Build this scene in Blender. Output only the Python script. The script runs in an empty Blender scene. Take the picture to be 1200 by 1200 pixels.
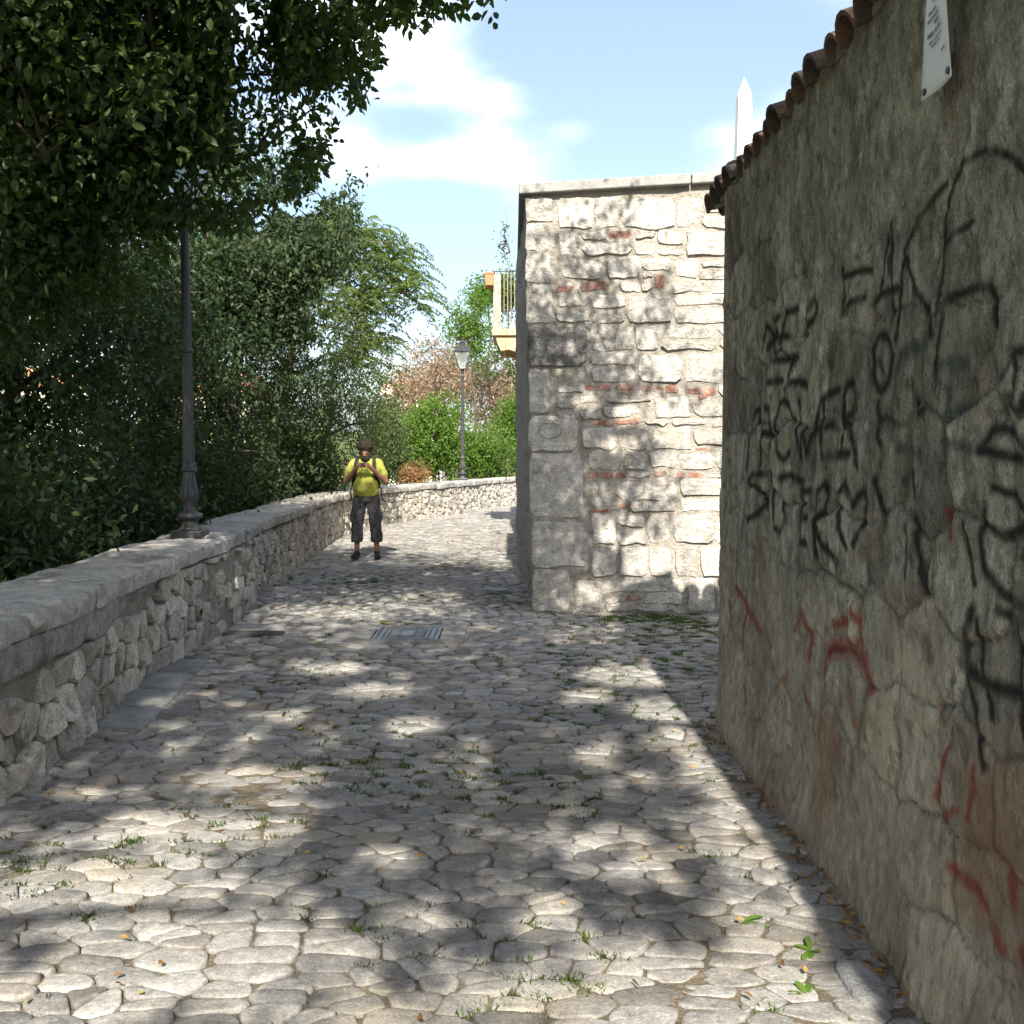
import bpy, math, random
import numpy as np
from mathutils import Vector, Matrix

random.seed(11)
rng = np.random.default_rng(11)
scene = bpy.context.scene
COL = scene.collection
R = math.radians

# ------------------------------------------------------------------ camera
CAM = np.array([0.0, 0.0, 1.6])
FPX = 1200.0                      # focal length in photograph pixels (photo is 1200 x 1200)
PITCH = math.atan(70.0 / FPX)     # horizon at y = 530
cd = bpy.data.cameras.new('camera')
cd.sensor_width = 36.0; cd.lens = 36.0 * FPX / 1200.0
cd.clip_start = 0.05; cd.clip_end = 3000.0
cam = bpy.data.objects.new('camera', cd); COL.objects.link(cam)
cam.location = CAM; cam.rotation_euler = (math.pi / 2 - PITCH, 0, 0)
scene.camera = cam

# ------------------------------------------------------------------ sky, sun, exposure
SUN_EL = R(38.0)
L = Vector((-0.024, math.cos(SUN_EL), -math.sin(SUN_EL))).normalized()   # travel direction of sunlight
Ln = np.array(L)
world = bpy.data.worlds.new('World'); scene.world = world; world.use_nodes = True
wn = world.node_tree; wn.nodes.clear()
def N(nt, t, **kw):
    n = nt.nodes.new(t)
    for k, v in kw.items(): setattr(n, k, v)
    return n
sky = N(wn, 'ShaderNodeTexSky', sky_type='NISHITA')
sky.sun_disc = False; sky.sun_elevation = SUN_EL; sky.sun_rotation = math.pi
sky.air_density = 1.0; sky.dust_density = 2.4; sky.ozone_density = 1.0
bg = N(wn, 'ShaderNodeBackground'); bg.inputs['Strength'].default_value = 0.095
wo = N(wn, 'ShaderNodeOutputWorld'); wn.links.new(bg.outputs[0], wo.inputs[0])
tc = N(wn, 'ShaderNodeTexCoord')
sep = N(wn, 'ShaderNodeSeparateXYZ'); wn.links.new(tc.outputs['Generated'], sep.inputs[0])
# stretch the direction so that clouds lie flat, as cumulus do
cmb = N(wn, 'ShaderNodeVectorMath', operation='MULTIPLY'); cmb.inputs[1].default_value = (1.0, 1.0, 2.3)
wn.links.new(tc.outputs['Generated'], cmb.inputs[0])
cn = N(wn, 'ShaderNodeTexNoise'); cn.inputs['Scale'].default_value = 4.6; cn.inputs['Detail'].default_value = 9.0
cn.inputs['Roughness'].default_value = 0.50; cn.inputs['Distortion'].default_value = 0.25
wn.links.new(cmb.outputs[0], cn.inputs['Vector'])
def pixdir(x, y):
    v = np.array([(x - 600) / FPX, 1.0, -(y - 600) / FPX])
    c, s = math.cos(PITCH), math.sin(PITCH)
    v = np.array([v[0], v[1] * c + v[2] * s, -v[1] * s + v[2] * c])
    return v
last = cn.outputs['Fac']
for (px, py, rad, amt) in ((510, 80, 0.070, 0.11), (600, 120, 0.035, 0.09), (430, 195, 0.07, 0.05), (540, 188, 0.04, 0.06), (685, 152, 0.030, 0.16), (820, 145, 0.035, 0.09), (720, 205, 0.08, -0.20), (520, 150, 0.035, -0.13), (470, 255, 0.07, -0.14), (760, 60, 0.15, -0.38), (570, 300, 0.15, -0.20), (480, 150, 0.035, -0.16), (650, 40, 0.06, -0.2), (400, 320, 0.12, -0.15), (710, -5, 0.025, 0.16)):
    d = Vector(pixdir(px, py)).normalized()
    sc = Vector((1, 1, 1.9)); d2 = Vector((d.x, d.y, d.z * 1.9))
    m1 = N(wn, 'ShaderNodeVectorMath', operation='MULTIPLY'); m1.inputs[1].default_value = sc
    wn.links.new(tc.outputs['Generated'], m1.inputs[0])
    m2 = N(wn, 'ShaderNodeVectorMath', operation='DISTANCE'); m2.inputs[1].default_value = d2
    wn.links.new(m1.outputs[0], m2.inputs[0])
    mr = N(wn, 'ShaderNodeMapRange', interpolation_type='SMOOTHSTEP')
    mr.inputs['From Min'].default_value = 0.0; mr.inputs['From Max'].default_value = rad * 1.5
    mr.inputs['To Min'].default_value = amt; mr.inputs['To Max'].default_value = 0.0
    wn.links.new(m2.outputs['Value'], mr.inputs['Value'])
    ad = N(wn, 'ShaderNodeMath', operation='ADD'); wn.links.new(last, ad.inputs[0]); wn.links.new(mr.outputs[0], ad.inputs[1])
    last = ad.outputs[0]
ramp = N(wn, 'ShaderNodeMapRange', interpolation_type='SMOOTHSTEP')
ramp.inputs['From Min'].default_value = 0.34; ramp.inputs['From Max'].default_value = 0.86
wn.links.new(last, ramp.inputs['Value'])
mixc = N(wn, 'ShaderNodeMix', data_type='RGBA')
pw = N(wn, 'ShaderNodeMath', operation='POWER'); pw.inputs[1].default_value = 2.0; wn.links.new(ramp.outputs[0], pw.inputs[0])
wn.links.new(pw.outputs[0], mixc.inputs['Factor'])
hz = N(wn, 'ShaderNodeMix', data_type='RGBA')           # thin milky veil over the blue, all around
hz.inputs['Factor'].default_value = 0.30; hz.inputs[7].default_value = (2.3, 2.7, 3.4, 1)
wn.links.new(sky.outputs[0], hz.inputs[6]); wn.links.new(hz.outputs[2], mixc.inputs[6])
mixc.inputs[7].default_value = (11.0, 11.2, 11.5, 1)
wn.links.new(mixc.outputs[2], bg.inputs['Color'])

sd = bpy.data.lights.new('sun', 'SUN'); sd.energy = 3.6; sd.angle = R(0.53); sd.color = (1.0, 0.91, 0.78)
sun = bpy.data.objects.new('sun', sd); COL.objects.link(sun); sun.location = (0, -20, 30)
sun.rotation_euler = L.to_track_quat('-Z', 'Y').to_euler()
vs = scene.view_settings
vs.view_transform = 'Standard'; vs.look = 'None'; vs.gamma = 1.0; vs.use_curve_mapping = False
vs.exposure = 1.66
cy = scene.cycles
cy.max_bounces = 8; cy.diffuse_bounces = 5; cy.glossy_bounces = 2; cy.transmission_bounces = 4; cy.transparent_max_bounces = 8

# ------------------------------------------------------------------ pixel <-> world helpers
def gp(x, y, z=0.0):
    """where the ray through photo pixel (x, y) meets the height z"""
    v = pixdir(x, y); t = (z - CAM[2]) / v[2]
    return CAM + v * t
def pY(x, y, Y):
    v = pixdir(x, y); return CAM + v * (Y / v[1])
def pX(x, y, X):
    v = pixdir(x, y); return CAM + v * (X / v[0])
def proj(P):
    P = np.atleast_2d(P) - CAM
    c, s = math.cos(PITCH), math.sin(PITCH)
    dep = P[:, 1] * c - P[:, 2] * s
    up = P[:, 1] * s + P[:, 2] * c
    dd = np.where(dep > 0.05, dep, 0.05)
    return 600 + FPX * P[:, 0] / dd, 600 - FPX * up / dd, dep
def in_poly(x, y, poly):
    poly = np.array(poly, float); ins = np.zeros(len(x), bool); j = len(poly) - 1
    for i in range(len(poly)):
        xi, yi = poly[i]; xj, yj = poly[j]
        c = ((yi > y) != (yj > y)) & (x < (xj - xi) * (y - yi) / (yj - yi + 1e-12) + xi)
        ins ^= c; j = i
    return ins

# ------------------------------------------------------------------ numeric noise
class VNoise:
    def __init__(self, seed):
        self.t = np.random.default_rng(seed).random((64, 64))
    def __call__(self, x, y):
        x = np.asarray(x, float); y = np.asarray(y, float)
        xi = np.floor(x).astype(int); yi = np.floor(y).astype(int)
        fx = x - xi; fy = y - yi
        fx = fx * fx * (3 - 2 * fx); fy = fy * fy * (3 - 2 * fy)
        a = self.t[xi & 63, yi & 63]; b = self.t[(xi + 1) & 63, yi & 63]
        c = self.t[xi & 63, (yi + 1) & 63]; d = self.t[(xi + 1) & 63, (yi + 1) & 63]
        return (a * (1 - fx) + b * fx) * (1 - fy) + (c * (1 - fx) + d * fx) * fy - 0.5
    def fbm(self, x, y, o=4, g=0.5):
        s = 0; a = 1.0
        for k in range(o):
            s = s + a * self(np.asarray(x) * 2 ** k + 7.3 * k, np.asarray(y) * 2 ** k + 3.1 * k); a *= g
        return s
n1, n2, n3 = VNoise(1), VNoise(2), VNoise(3)

# ------------------------------------------------------------------ mesh helpers
def fast_mesh(name, V, F, tint=None, attrs=None, smooth=False):
    me = bpy.data.meshes.new(name)
    V = np.asarray(V, np.float32); F = np.asarray(F, np.int32)
    k = F.shape[1]; nf = len(F)
    me.vertices.add(len(V)); me.vertices.foreach_set('co', V.ravel())
    me.loops.add(nf * k); me.loops.foreach_set('vertex_index', F.ravel())
    me.polygons.add(nf)
    me.polygons.foreach_set('loop_start', np.arange(0, nf * k, k, dtype=np.int32))
    me.polygons.foreach_set('loop_total', np.full(nf, k, np.int32))
    if smooth: me.polygons.foreach_set('use_smooth', np.ones(nf, bool))
    me.update(calc_edges=True)
    if tint is not None: add_attr(me, 'tint', tint)
    for kk, vv in (attrs or {}).items(): add_attr(me, kk, vv)
    return me
def add_attr(me, nm, val):
    a = me.attributes.new(nm, 'FLOAT', 'POINT')
    a.data.foreach_set('value', np.asarray(val, np.float32).ravel())
def py_mesh(name, V, F, tint=None, smooth=False):
    me = bpy.data.meshes.new(name)
    me.from_pydata([tuple(map(float, v)) for v in V], [], F)
    if smooth: me.polygons.foreach_set('use_smooth', np.ones(len(me.polygons), bool))
    me.update()
    if tint is not None:
        add_attr(me, 'tint', np.full(len(me.vertices), tint) if np.isscalar(tint) else tint)
    return me
class MB:
    """collects shapes into one mesh"""
    def __init__(s): s.V = []; s.F = []; s.T = []; s.n = 0
    def add(s, V, F, tint=0.5):
        V = np.asarray(V, float)
        s.V.append(V); s.F += [tuple(int(i) + s.n for i in f) for f in F]
        s.T.append(np.full(len(V), tint) if np.isscalar(tint) else np.asarray(tint)); s.n += len(V); return s
    def box(s, x0, x1, y0, y1, z0, z1, tint=0.5):
        V = [(x, y, z) for x in (x0, x1) for y in (y0, y1) for z in (z0, z1)]
        F = [(0, 1, 3, 2), (4, 6, 7, 5), (0, 4, 5, 1), (2, 3, 7, 6), (0, 2, 6, 4), (1, 5, 7, 3)]
        return s.add(V, F, tint)
    def tube(s, pts, rad, n=7, tint=0.5, cap=True):
        pts = [Vector(p) for p in pts]; m = len(pts)
        if np.isscalar(rad): rad = [rad] * m
        V = []; F = []
        up = Vector((0.31, 0.17, 0.93))
        for i, p in enumerate(pts):
            d = (pts[min(i + 1, m - 1)] - pts[max(i - 1, 0)]).normalized()
            a = d.cross(up)
            if a.length < 1e-3: a = d.cross(Vector((1, 0, 0)))
            a.normalize(); b = d.cross(a)
            for k in range(n):
                t = 2 * math.pi * k / n
                V.append(p + (a * math.cos(t) + b * math.sin(t)) * rad[i])
        for i in range(m - 1):
            for k in range(n):
                F.append((i * n + k, i * n + (k + 1) % n, (i + 1) * n + (k + 1) % n, (i + 1) * n + k))
        if cap:
            F.append(tuple(range(n))[::-1]); F.append(tuple((m - 1) * n + k for k in range(n)))
        return s.add([tuple(v) for v in V], F, tint)
    def lathe(s, prof, c=(0, 0, 0), n=20, tint=0.5, flute=0, fa=0.0):
        V = []; F = []; m = len(prof)
        for (r, z) in prof:
            for k in range(n):
                t = 2 * math.pi * k / n; rr = r * (1 + (fa * (1 if k % 2 else -1) if flute else 0))
                V.append((c[0] + rr * math.cos(t), c[1] + rr * math.sin(t), c[2] + z))
        for i in range(m - 1):
            for k in range(n):
                F.append((i * n + k, i * n + (k + 1) % n, (i + 1) * n + (k + 1) % n, (i + 1) * n + k))
        F.append(tuple(range(n))[::-1]); F.append(tuple((m - 1) * n + k for k in range(n)))
        return s.add(V, F, tint)
    def mesh(s, name, smooth=False):
        return py_mesh(name, np.concatenate(s.V), s.F, np.concatenate(s.T), smooth)

def obj(name, me, mat, parent=None, label=None, cat=None, group=None, kind=None, loc=None):
    o = bpy.data.objects.new(name, me); COL.objects.link(o)
    if me is not None and mat is not None and not me.materials: me.materials.append(mat)
    if loc is not None: o.location = loc
    if parent is not None:
        o.parent = parent; o.matrix_parent_inverse = Matrix.Translation(parent.location).inverted()
    if label: o['label'] = label
    if cat: o['category'] = cat
    if group: o['group'] = group
    if kind: o['kind'] = kind
    return o
def thing(name, label, cat, loc=(0, 0, 0), group=None):
    o = bpy.data.objects.new(name, None); COL.objects.link(o); o.location = loc
    o.empty_display_size = 0.2; o['label'] = label; o['category'] = cat
    if group: o['group'] = group
    return o

# ------------------------------------------------------------------ materials
def mat(name, ramp, scale=8.0, detail=6.0, rough=0.9, bump=0.3, bscale=40.0, tint=0.35, spec=0.2, second=None, metal=0.0, vec=None, grain=0.35, gscale=110.0):
    """rock-like surface: noise ramp in world position, per-piece tint, fine relief"""
    m = bpy.data.materials.new(name); m.use_nodes = True
    nt = m.node_tree; b = nt.nodes['Principled BSDF']
    b.inputs['Roughness'].default_value = rough; b.inputs['Specular IOR Level'].default_value = spec
    b.inputs['Metallic'].default_value = metal
    g = N(nt, 'ShaderNodeNewGeometry')
    src = g.outputs['Position']
    if vec:
        mp = N(nt, 'ShaderNodeVectorMath', operation='MULTIPLY'); mp.inputs[1].default_value = vec
        nt.links.new(src, mp.inputs[0]); src = mp.outputs[0]
    no = N(nt, 'ShaderNodeTexNoise'); no.inputs['Scale'].default_value = scale; no.inputs['Detail'].default_value = detail
    no.inputs['Roughness'].default_value = 0.66
    nt.links.new(src, no.inputs['Vector'])
    cr = N(nt, 'ShaderNodeValToRGB'); e = cr.color_ramp.elements
    while len(e) < len(ramp): e.new(0.5)
    for i, (p, c) in enumerate(ramp): e[i].position = p; e[i].color = (*c, 1)
    nt.links.new(no.outputs['Fac'], cr.inputs[0])
    col = cr.outputs[0]
    if second:                                   # patches of lichen, soot, moss: (colour, scale, from, to, amount)
        for (c2, s2, f0, f1, am) in second:
            n2_ = N(nt, 'ShaderNodeTexNoise'); n2_.inputs['Scale'].default_value = s2; n2_.inputs['Detail'].default_value = 5.0
            n2_.inputs['Roughness'].default_value = 0.66
            ofs = N(nt, 'ShaderNodeVectorMath', operation='ADD'); ofs.inputs[1].default_value = (s2 * 3.1, f0 * 17, 5.0)
            nt.links.new(src, ofs.inputs[0]); nt.links.new(ofs.outputs[0], n2_.inputs['Vector'])
            mr = N(nt, 'ShaderNodeMapRange'); mr.inputs['From Min'].default_value = f0; mr.inputs['From Max'].default_value = f1
            mr.inputs['To Max'].default_value = am
            nt.links.new(n2_.outputs['Fac'], mr.inputs['Value'])
            mx = N(nt, 'ShaderNodeMix', data_type='RGBA'); mx.inputs[7].default_value = (*c2, 1)
            nt.links.new(mr.outputs[0], mx.inputs['Factor']); nt.links.new(col, mx.inputs[6]); col = mx.outputs[2]
    if tint:
        at = N(nt, 'ShaderNodeAttribute', attribute_name='tint')
        mr = N(nt, 'ShaderNodeMapRange'); mr.inputs['To Min'].default_value = 1 - tint; mr.inputs['To Max'].default_value = 1 + tint
        nt.links.new(at.outputs['Fac'], mr.inputs['Value'])
        mx = N(nt, 'ShaderNodeVectorMath', operation='SCALE'); nt.links.new(col, mx.inputs[0]); nt.links.new(mr.outputs[0], mx.inputs['Scale'])
        col = mx.outputs[0]
    if grain:
        gn = N(nt, 'ShaderNodeTexNoise'); gn.inputs['Scale'].default_value = gscale; gn.inputs['Detail'].default_value = 3.0; gn.inputs['Roughness'].default_value = 0.75
        nt.links.new(g.outputs['Position'], gn.inputs['Vector'])
        gm_ = N(nt, 'ShaderNodeMapRange'); gm_.inputs['From Min'].default_value = 0.3; gm_.inputs['From Max'].default_value = 0.7; gm_.inputs['To Min'].default_value = 1 - grain; gm_.inputs['To Max'].default_value = 1 + grain
        nt.links.new(gn.outputs['Fac'], gm_.inputs['Value'])
        gx_ = N(nt, 'ShaderNodeVectorMath', operation='SCALE'); nt.links.new(col, gx_.inputs[0]); nt.links.new(gm_.outputs[0], gx_.inputs['Scale']); col = gx_.outputs[0]
    nt.links.new(col, b.inputs['Base Color'])
    if bump:
        nb = N(nt, 'ShaderNodeTexNoise'); nb.inputs['Scale'].default_value = bscale; nb.inputs['Detail'].default_value = 5.0
        nb.inputs['Roughness'].default_value = 0.7
        nt.links.new(src, nb.inputs['Vector'])
        bu = N(nt, 'ShaderNodeBump'); bu.inputs['Strength'].default_value = bump; bu.inputs['Distance'].default_value = 0.035
        nt.links.new(nb.outputs['Fac'], bu.inputs['Height']); nt.links.new(bu.outputs[0], b.inputs['Normal'])
    return m, nt, col
def leaf_mat(name, dark, light, trans=0.35, rough=0.5, spec=0.25):
    m = bpy.data.materials.new(name); m.use_nodes = True; nt = m.node_tree; b = nt.nodes['Principled BSDF']
    at = N(nt, 'ShaderNodeAttribute', attribute_name='tint')
    cr = N(nt, 'ShaderNodeValToRGB'); e = cr.color_ramp.elements
    e[0].color = (*dark, 1); e[1].color = (*light, 1)
    nt.links.new(at.outputs['Fac'], cr.inputs[0]); nt.links.new(cr.outputs[0], b.inputs['Base Color'])
    b.inputs['Roughness'].default_value = rough; b.inputs['Specular IOR Level'].default_value = spec
    tr = N(nt, 'ShaderNodeBsdfTranslucent')
    hs = N(nt, 'ShaderNodeMix', data_type='RGBA', blend_type='MULTIPLY'); hs.inputs['Factor'].default_value = 1.0
    hs.inputs[7].default_value = (1.5, 1.6, 0.6, 1); nt.links.new(cr.outputs[0], hs.inputs[6])
    nt.links.new(hs.outputs[2], tr.inputs['Color'])
    mx = N(nt, 'ShaderNodeMixShader'); mx.inputs[0].default_value = trans
    nt.links.new(b.outputs[0], mx.inputs[1]); nt.links.new(tr.outputs[0], mx.inputs[2])
    nt.links.new(mx.outputs[0], nt.nodes['Material Output'].inputs[0])
    return m
def plain(name, c, rough=0.7, spec=0.3, metal=0.0, var=0.25, scale=30.0, bump=0.1):
    lo = tuple(v * (1 - var) for v in c); hi = tuple(min(1, v * (1 + var)) for v in c)
    return mat(name, [(0.3, lo), (0.7, hi)], scale=scale, rough=rough, bump=bump, bscale=scale * 3, tint=0.0, spec=spec, metal=metal, grain=0.0)[0]

M = {}
M['cobble'] = mat('cobble_stone', [(0.3, (0.165, 0.165, 0.163)), (0.5, (0.25, 0.248, 0.24)), (0.7, (0.345, 0.335, 0.315))], scale=16, rough=0.82, bump=0.35, bscale=45, tint=0.42, spec=0.25,
                  second=[((0.30, 0.26, 0.20), 2.2, 0.49, 0.69, 0.7), ((0.12, 0.117, 0.11), 24, 0.56, 0.70, 0.5), ((0.36, 0.33, 0.28), 60, 0.60, 0.70, 0.5)])[0]
M['bed'] = mat('joint_dirt', [(0.3, (0.13, 0.11, 0.08)), (0.52, (0.23, 0.195, 0.145)), (0.72, (0.33, 0.28, 0.21))], scale=12, rough=1.0, bump=0.9, bscale=70, tint=0,
               second=[((0.10, 0.11, 0.05), 1.6, 0.52, 0.68, 0.55), ((0.36, 0.31, 0.23), 90, 0.60, 0.70, 0.5)])[0]
M['rubble'] = mat('rubble_limestone', [(0.28, (0.37, 0.34, 0.29)), (0.5, (0.55, 0.515, 0.45)), (0.72, (0.68, 0.64, 0.57))], scale=11, rough=0.95, bump=1.0, bscale=26, tint=0.30,
                  second=[((0.10, 0.094, 0.085), 5.0, 0.54, 0.70, 0.75), ((0.38, 0.285, 0.17), 2.1, 0.55, 0.72, 0.5), ((0.12, 0.115, 0.105), 45, 0.58, 0.66, 0.7)])[0]
M['mortar'] = mat('grey_mortar', [(0.25, (0.21, 0.19, 0.16)), (0.5, (0.33, 0.305, 0.26)), (0.75, (0.45, 0.415, 0.36))], scale=6, rough=1.0, bump=0.9, bscale=60, tint=0,
                  second=[((0.07, 0.065, 0.055), 2.5, 0.55, 0.72, 0.7)])[0]
M['coping'] = mat('coping_stone', [(0.28, (0.28, 0.27, 0.245)), (0.5, (0.45, 0.435, 0.40)), (0.72, (0.61, 0.59, 0.55))], scale=14, rough=0.95, bump=1.0, bscale=32, tint=0.15,
                  second=[((0.12, 0.12, 0.11), 3.5, 0.52, 0.70, 0.75), ((0.42, 0.40, 0.34), 22, 0.60, 0.68, 0.6)])[0]
M['ashlar'] = mat('pale_limestone', [(0.28, (0.31, 0.297, 0.27)), (0.5, (0.48, 0.46, 0.425)), (0.72, (0.61, 0.59, 0.55))], scale=12, rough=0.95, bump=1.0, bscale=24, tint=0.20,
                  second=[((0.17, 0.165, 0.16), 9, 0.54, 0.70, 0.7), ((0.45, 0.37, 0.24), 1.7, 0.56, 0.74, 0.5), ((0.14, 0.138, 0.135), 38, 0.60, 0.67, 0.75)])[0]
M['ashdark'] = mat('sooty_limestone', [(0.34, (0.085, 0.085, 0.082)), (0.48, (0.17, 0.167, 0.16)), (0.66, (0.40, 0.385, 0.36))], scale=9, rough=0.95, bump=1.0, bscale=26, tint=0.1, grain=.5, gscale=60)[0]
M['ashmortar'] = mat('pale_mortar', [(0.3, (0.29, 0.27, 0.235)), (0.5, (0.38, 0.358, 0.315)), (0.72, (0.47, 0.445, 0.40))], scale=9, rough=1.0, bump=1.0, bscale=30, tint=0,
                     second=[((0.22, 0.21, 0.195), 5, 0.54, 0.70, 0.65), ((0.14, 0.135, 0.13), 42, 0.61, 0.68, 0.6)])[0]
M['brick'] = mat('old_brick', [(0.3, (0.22, 0.105, 0.075)), (0.5, (0.31, 0.165, 0.125)), (0.75, (0.40, 0.26, 0.21))], scale=14, rough=0.95, bump=0.6, bscale=60, tint=0.3,
                 second=[((0.42, 0.37, 0.32), 12, 0.48, 0.64, 0.7)])[0]
M['slab'] = mat('concrete_slab', [(0.3, (0.23, 0.23, 0.22)), (0.5, (0.30, 0.30, 0.29)), (0.75, (0.37, 0.37, 0.355))], scale=5, rough=0.9, bump=0.35, bscale=60, tint=0,
                second=[((0.22, 0.22, 0.21), 4, 0.56, 0.75, 0.6)])[0]
M['tile'] = mat('roof_tile', [(0.25, (0.085, 0.06, 0.05)), (0.5, (0.17, 0.10, 0.075)), (0.75, (0.28, 0.155, 0.105))], scale=9, rough=0.9, bump=0.5, bscale=50, tint=0.35,
                second=[((0.10, 0.095, 0.082), 5, 0.40, 0.60, 0.9)])[0]
M['iron'] = plain('painted_iron', (0.042, 0.042, 0.045), rough=0.42, spec=0.5, var=0.3, scale=14, bump=0.15)
M['bark'] = mat('bark', [(0.3, (0.06, 0.048, 0.036)), (0.6, (0.14, 0.115, 0.09)), (0.8, (0.22, 0.19, 0.15))], scale=10, rough=1.0, bump=1.0, bscale=30, tint=0, vec=(1, 1, 0.25))[0]
M['leaf'] = leaf_mat('hackberry_leaf', (0.020, 0.042, 0.016), (0.082, 0.130, 0.040), 0.36)
M['leafdk'] = leaf_mat('dark_leaf', (0.018, 0.036, 0.017), (0.070, 0.108, 0.045), 0.33)
M['leafol'] = leaf_mat('olive_leaf', (0.045, 0.070, 0.028), (0.120, 0.160, 0.060), 0.35)
M['leafai'] = leaf_mat('feather_leaf', (0.060, 0.105, 0.026), (0.150, 0.220, 0.060), 0.42)
M['leafbr'] = leaf_mat('bright_leaf', (0.055, 0.115, 0.020), (0.150, 0.250, 0.045), 0.42)
M['leafrd'] = leaf_mat('rusty_leaf', (0.20, 0.125, 0.095), (0.38, 0.27, 0.21), 0.3)
M['leafor'] = leaf_mat('dry_leaf', (0.22, 0.11, 0.05), (0.42, 0.26, 0.13), 0.3)
M['grass'] = leaf_mat('grass_blade', (0.030, 0.055, 0.014), (0.110, 0.170, 0.040), 0.35)
# ------------------------------------------------------------------ layout lines
_pp = [gp(-600 + 600, 935)]
PAR = [(-2.15, -9.0), (-2.2, -3.0), (-2.25, 1.0)] + [tuple(gp(x, y)[:2]) for (x, y) in ((0, 936), (93, 868), (152, 813), (208, 775), (237, 753), (280, 725), (296, 703), (330, 677), (382, 640), (408, 628), (447, 615.5), (521, 605), (554, 599), (603, 591))] + [(3.2, 38.0), (8.0, 44.0)]
def resample(pts, step):
    P = np.array(pts, float)
    # Catmull-Rom, then smooth and resample by length
    out = []
    for i in range(len(P) - 1):
        p0 = P[max(i - 1, 0)]; p1 = P[i]; p2 = P[i + 1]; p3 = P[min(i + 2, len(P) - 1)]
        for t in np.linspace(0, 1, 12, endpoint=False):
            out.append(0.5 * ((2 * p1) + (-p0 + p2) * t + (2 * p0 - 5 * p1 + 4 * p2 - p3) * t * t + (-p0 + 3 * p1 - 3 * p2 + p3) * t ** 3))
    out.append(P[-1]); out = np.array(out)
    for _ in range(14): out[1:-1] = 0.5 * out[1:-1] + 0.25 * (out[:-2] + out[2:])
    s = np.r_[0, np.cumsum(np.hypot(*np.diff(out, axis=0).T))]
    q = np.arange(0, s[-1], step)
    return np.c_[np.interp(q, s, out[:, 0]), np.interp(q, s, out[:, 1])], q
PL, PS = resample(PAR, 0.05)
_t = np.gradient(PL, axis=0); _t /= np.linalg.norm(_t, axis=1)[:, None]
PN = np.c_[_t[:, 1], -_t[:, 0]]                     # normal pointing to the path (inner side)
def par(s, w):
    """point at length s along the parapet, w metres towards the path from its face"""
    s = np.asarray(s, float)
    x = np.interp(s, PS, PL[:, 0]); y = np.interp(s, PS, PL[:, 1])
    nx = np.interp(s, PS, PN[:, 0]); ny = np.interp(s, PS, PN[:, 1])
    return x + nx * w, y + ny * w
def s_at_y(y): return float(np.interp(y, PL[:, 1], PS))
def par_x(y): return np.interp(y, PL[:, 1], PL[:, 0])
WX = 1.22                                            # face of the graffiti wall
FY = float(gp(627, 720)[1])                          # face of the stone building
SIDE = [(float(gp(627, 720)[0]), FY), (float(gp(604, 660)[0]), float(gp(604, 660)[1]))]
def side_x(y): return np.interp(y, [SIDE[0][1], SIDE[1][1]], [SIDE[0][0], SIDE[1][0]])
def und(x, y):                                       # gentle unevenness of the old paving
    return 0.03 * n1.fbm(np.asarray(x) * 0.55 + 3, np.asarray(y) * 0.45, 3)

# ------------------------------------------------------------------ terrain
def terrain_h(x, y):
    x = np.asarray(x, float); y = np.asarray(y, float)
    sh = x.shape; q = np.c_[x.ravel(), y.ravel()]
    idx = np.arange(0, len(PL), 10); A = PL[idx]; Nn = PN[idx]
    h = np.empty(len(q))
    for c in range(0, len(q), 4000):
        d = q[c:c + 4000, None, :] - A[None]
        k = np.argmin((d ** 2).sum(2), 1)
        sd_ = -(d[np.arange(len(k)), k] * Nn[k]).sum(1)        # > 0 outside
        dist = np.maximum(sd_ - 0.5, 0)
        drop = np.clip(dist / 9.0, 0, 1); drop = drop * drop * (3 - 2 * drop)
        h[c:c + 4000] = -0.13 - 2.4 * drop
    r = np.hypot(q[:, 0], q[:, 1])
    far = np.clip((r - 90) / 300, 0, 1)
    h += far * 16 * (0.6 + n2.fbm(q[:, 0] / 120, q[:, 1] / 120, 3)) + (r > 12) * 0.25 * n1(q[:, 0] / 3.0, q[:, 1] / 3.0)* (h < -0.4)
    return h.reshape(sh)
ax = np.r_[-900, -600, -400, -280, -200, -140, -100, -75, -55, -42, -34, -28, np.arange(-24, 24.1, 0.75), 28, 34, 42, 55, 75, 100, 140, 200, 280, 400, 600, 900]
ay = np.r_[-900, -500, -280, -160, -90, -60, -40, -28, -20, np.arange(-14, 60.1, 0.75), 66, 74, 86, 100, 130, 170, 220, 300, 400, 600, 900]
gx, gy = np.meshgrid(ax, ay, indexing='ij')
gz = terrain_h(gx, gy)
def grid_faces(a, b):
    i = np.arange(a * b).reshape(a, b)
    return np.stack([i[:-1, :-1], i[1:, :-1], i[1:, 1:], i[:-1, 1:]], -1).reshape(-1, 4)
M['earth'] = mat('grassy_earth', [(0.3, (0.045, 0.06, 0.022)), (0.5, (0.08, 0.10, 0.035)), (0.75, (0.17, 0.145, 0.08))], scale=1.3, rough=1.0, bump=0.8, bscale=12, tint=0)[0]
obj('ground', fast_mesh('ground', np.stack([gx, gy, gz], -1).reshape(-1, 3), grid_faces(len(ax), len(ay)), smooth=True), M['earth'], kind='structure')

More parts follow.
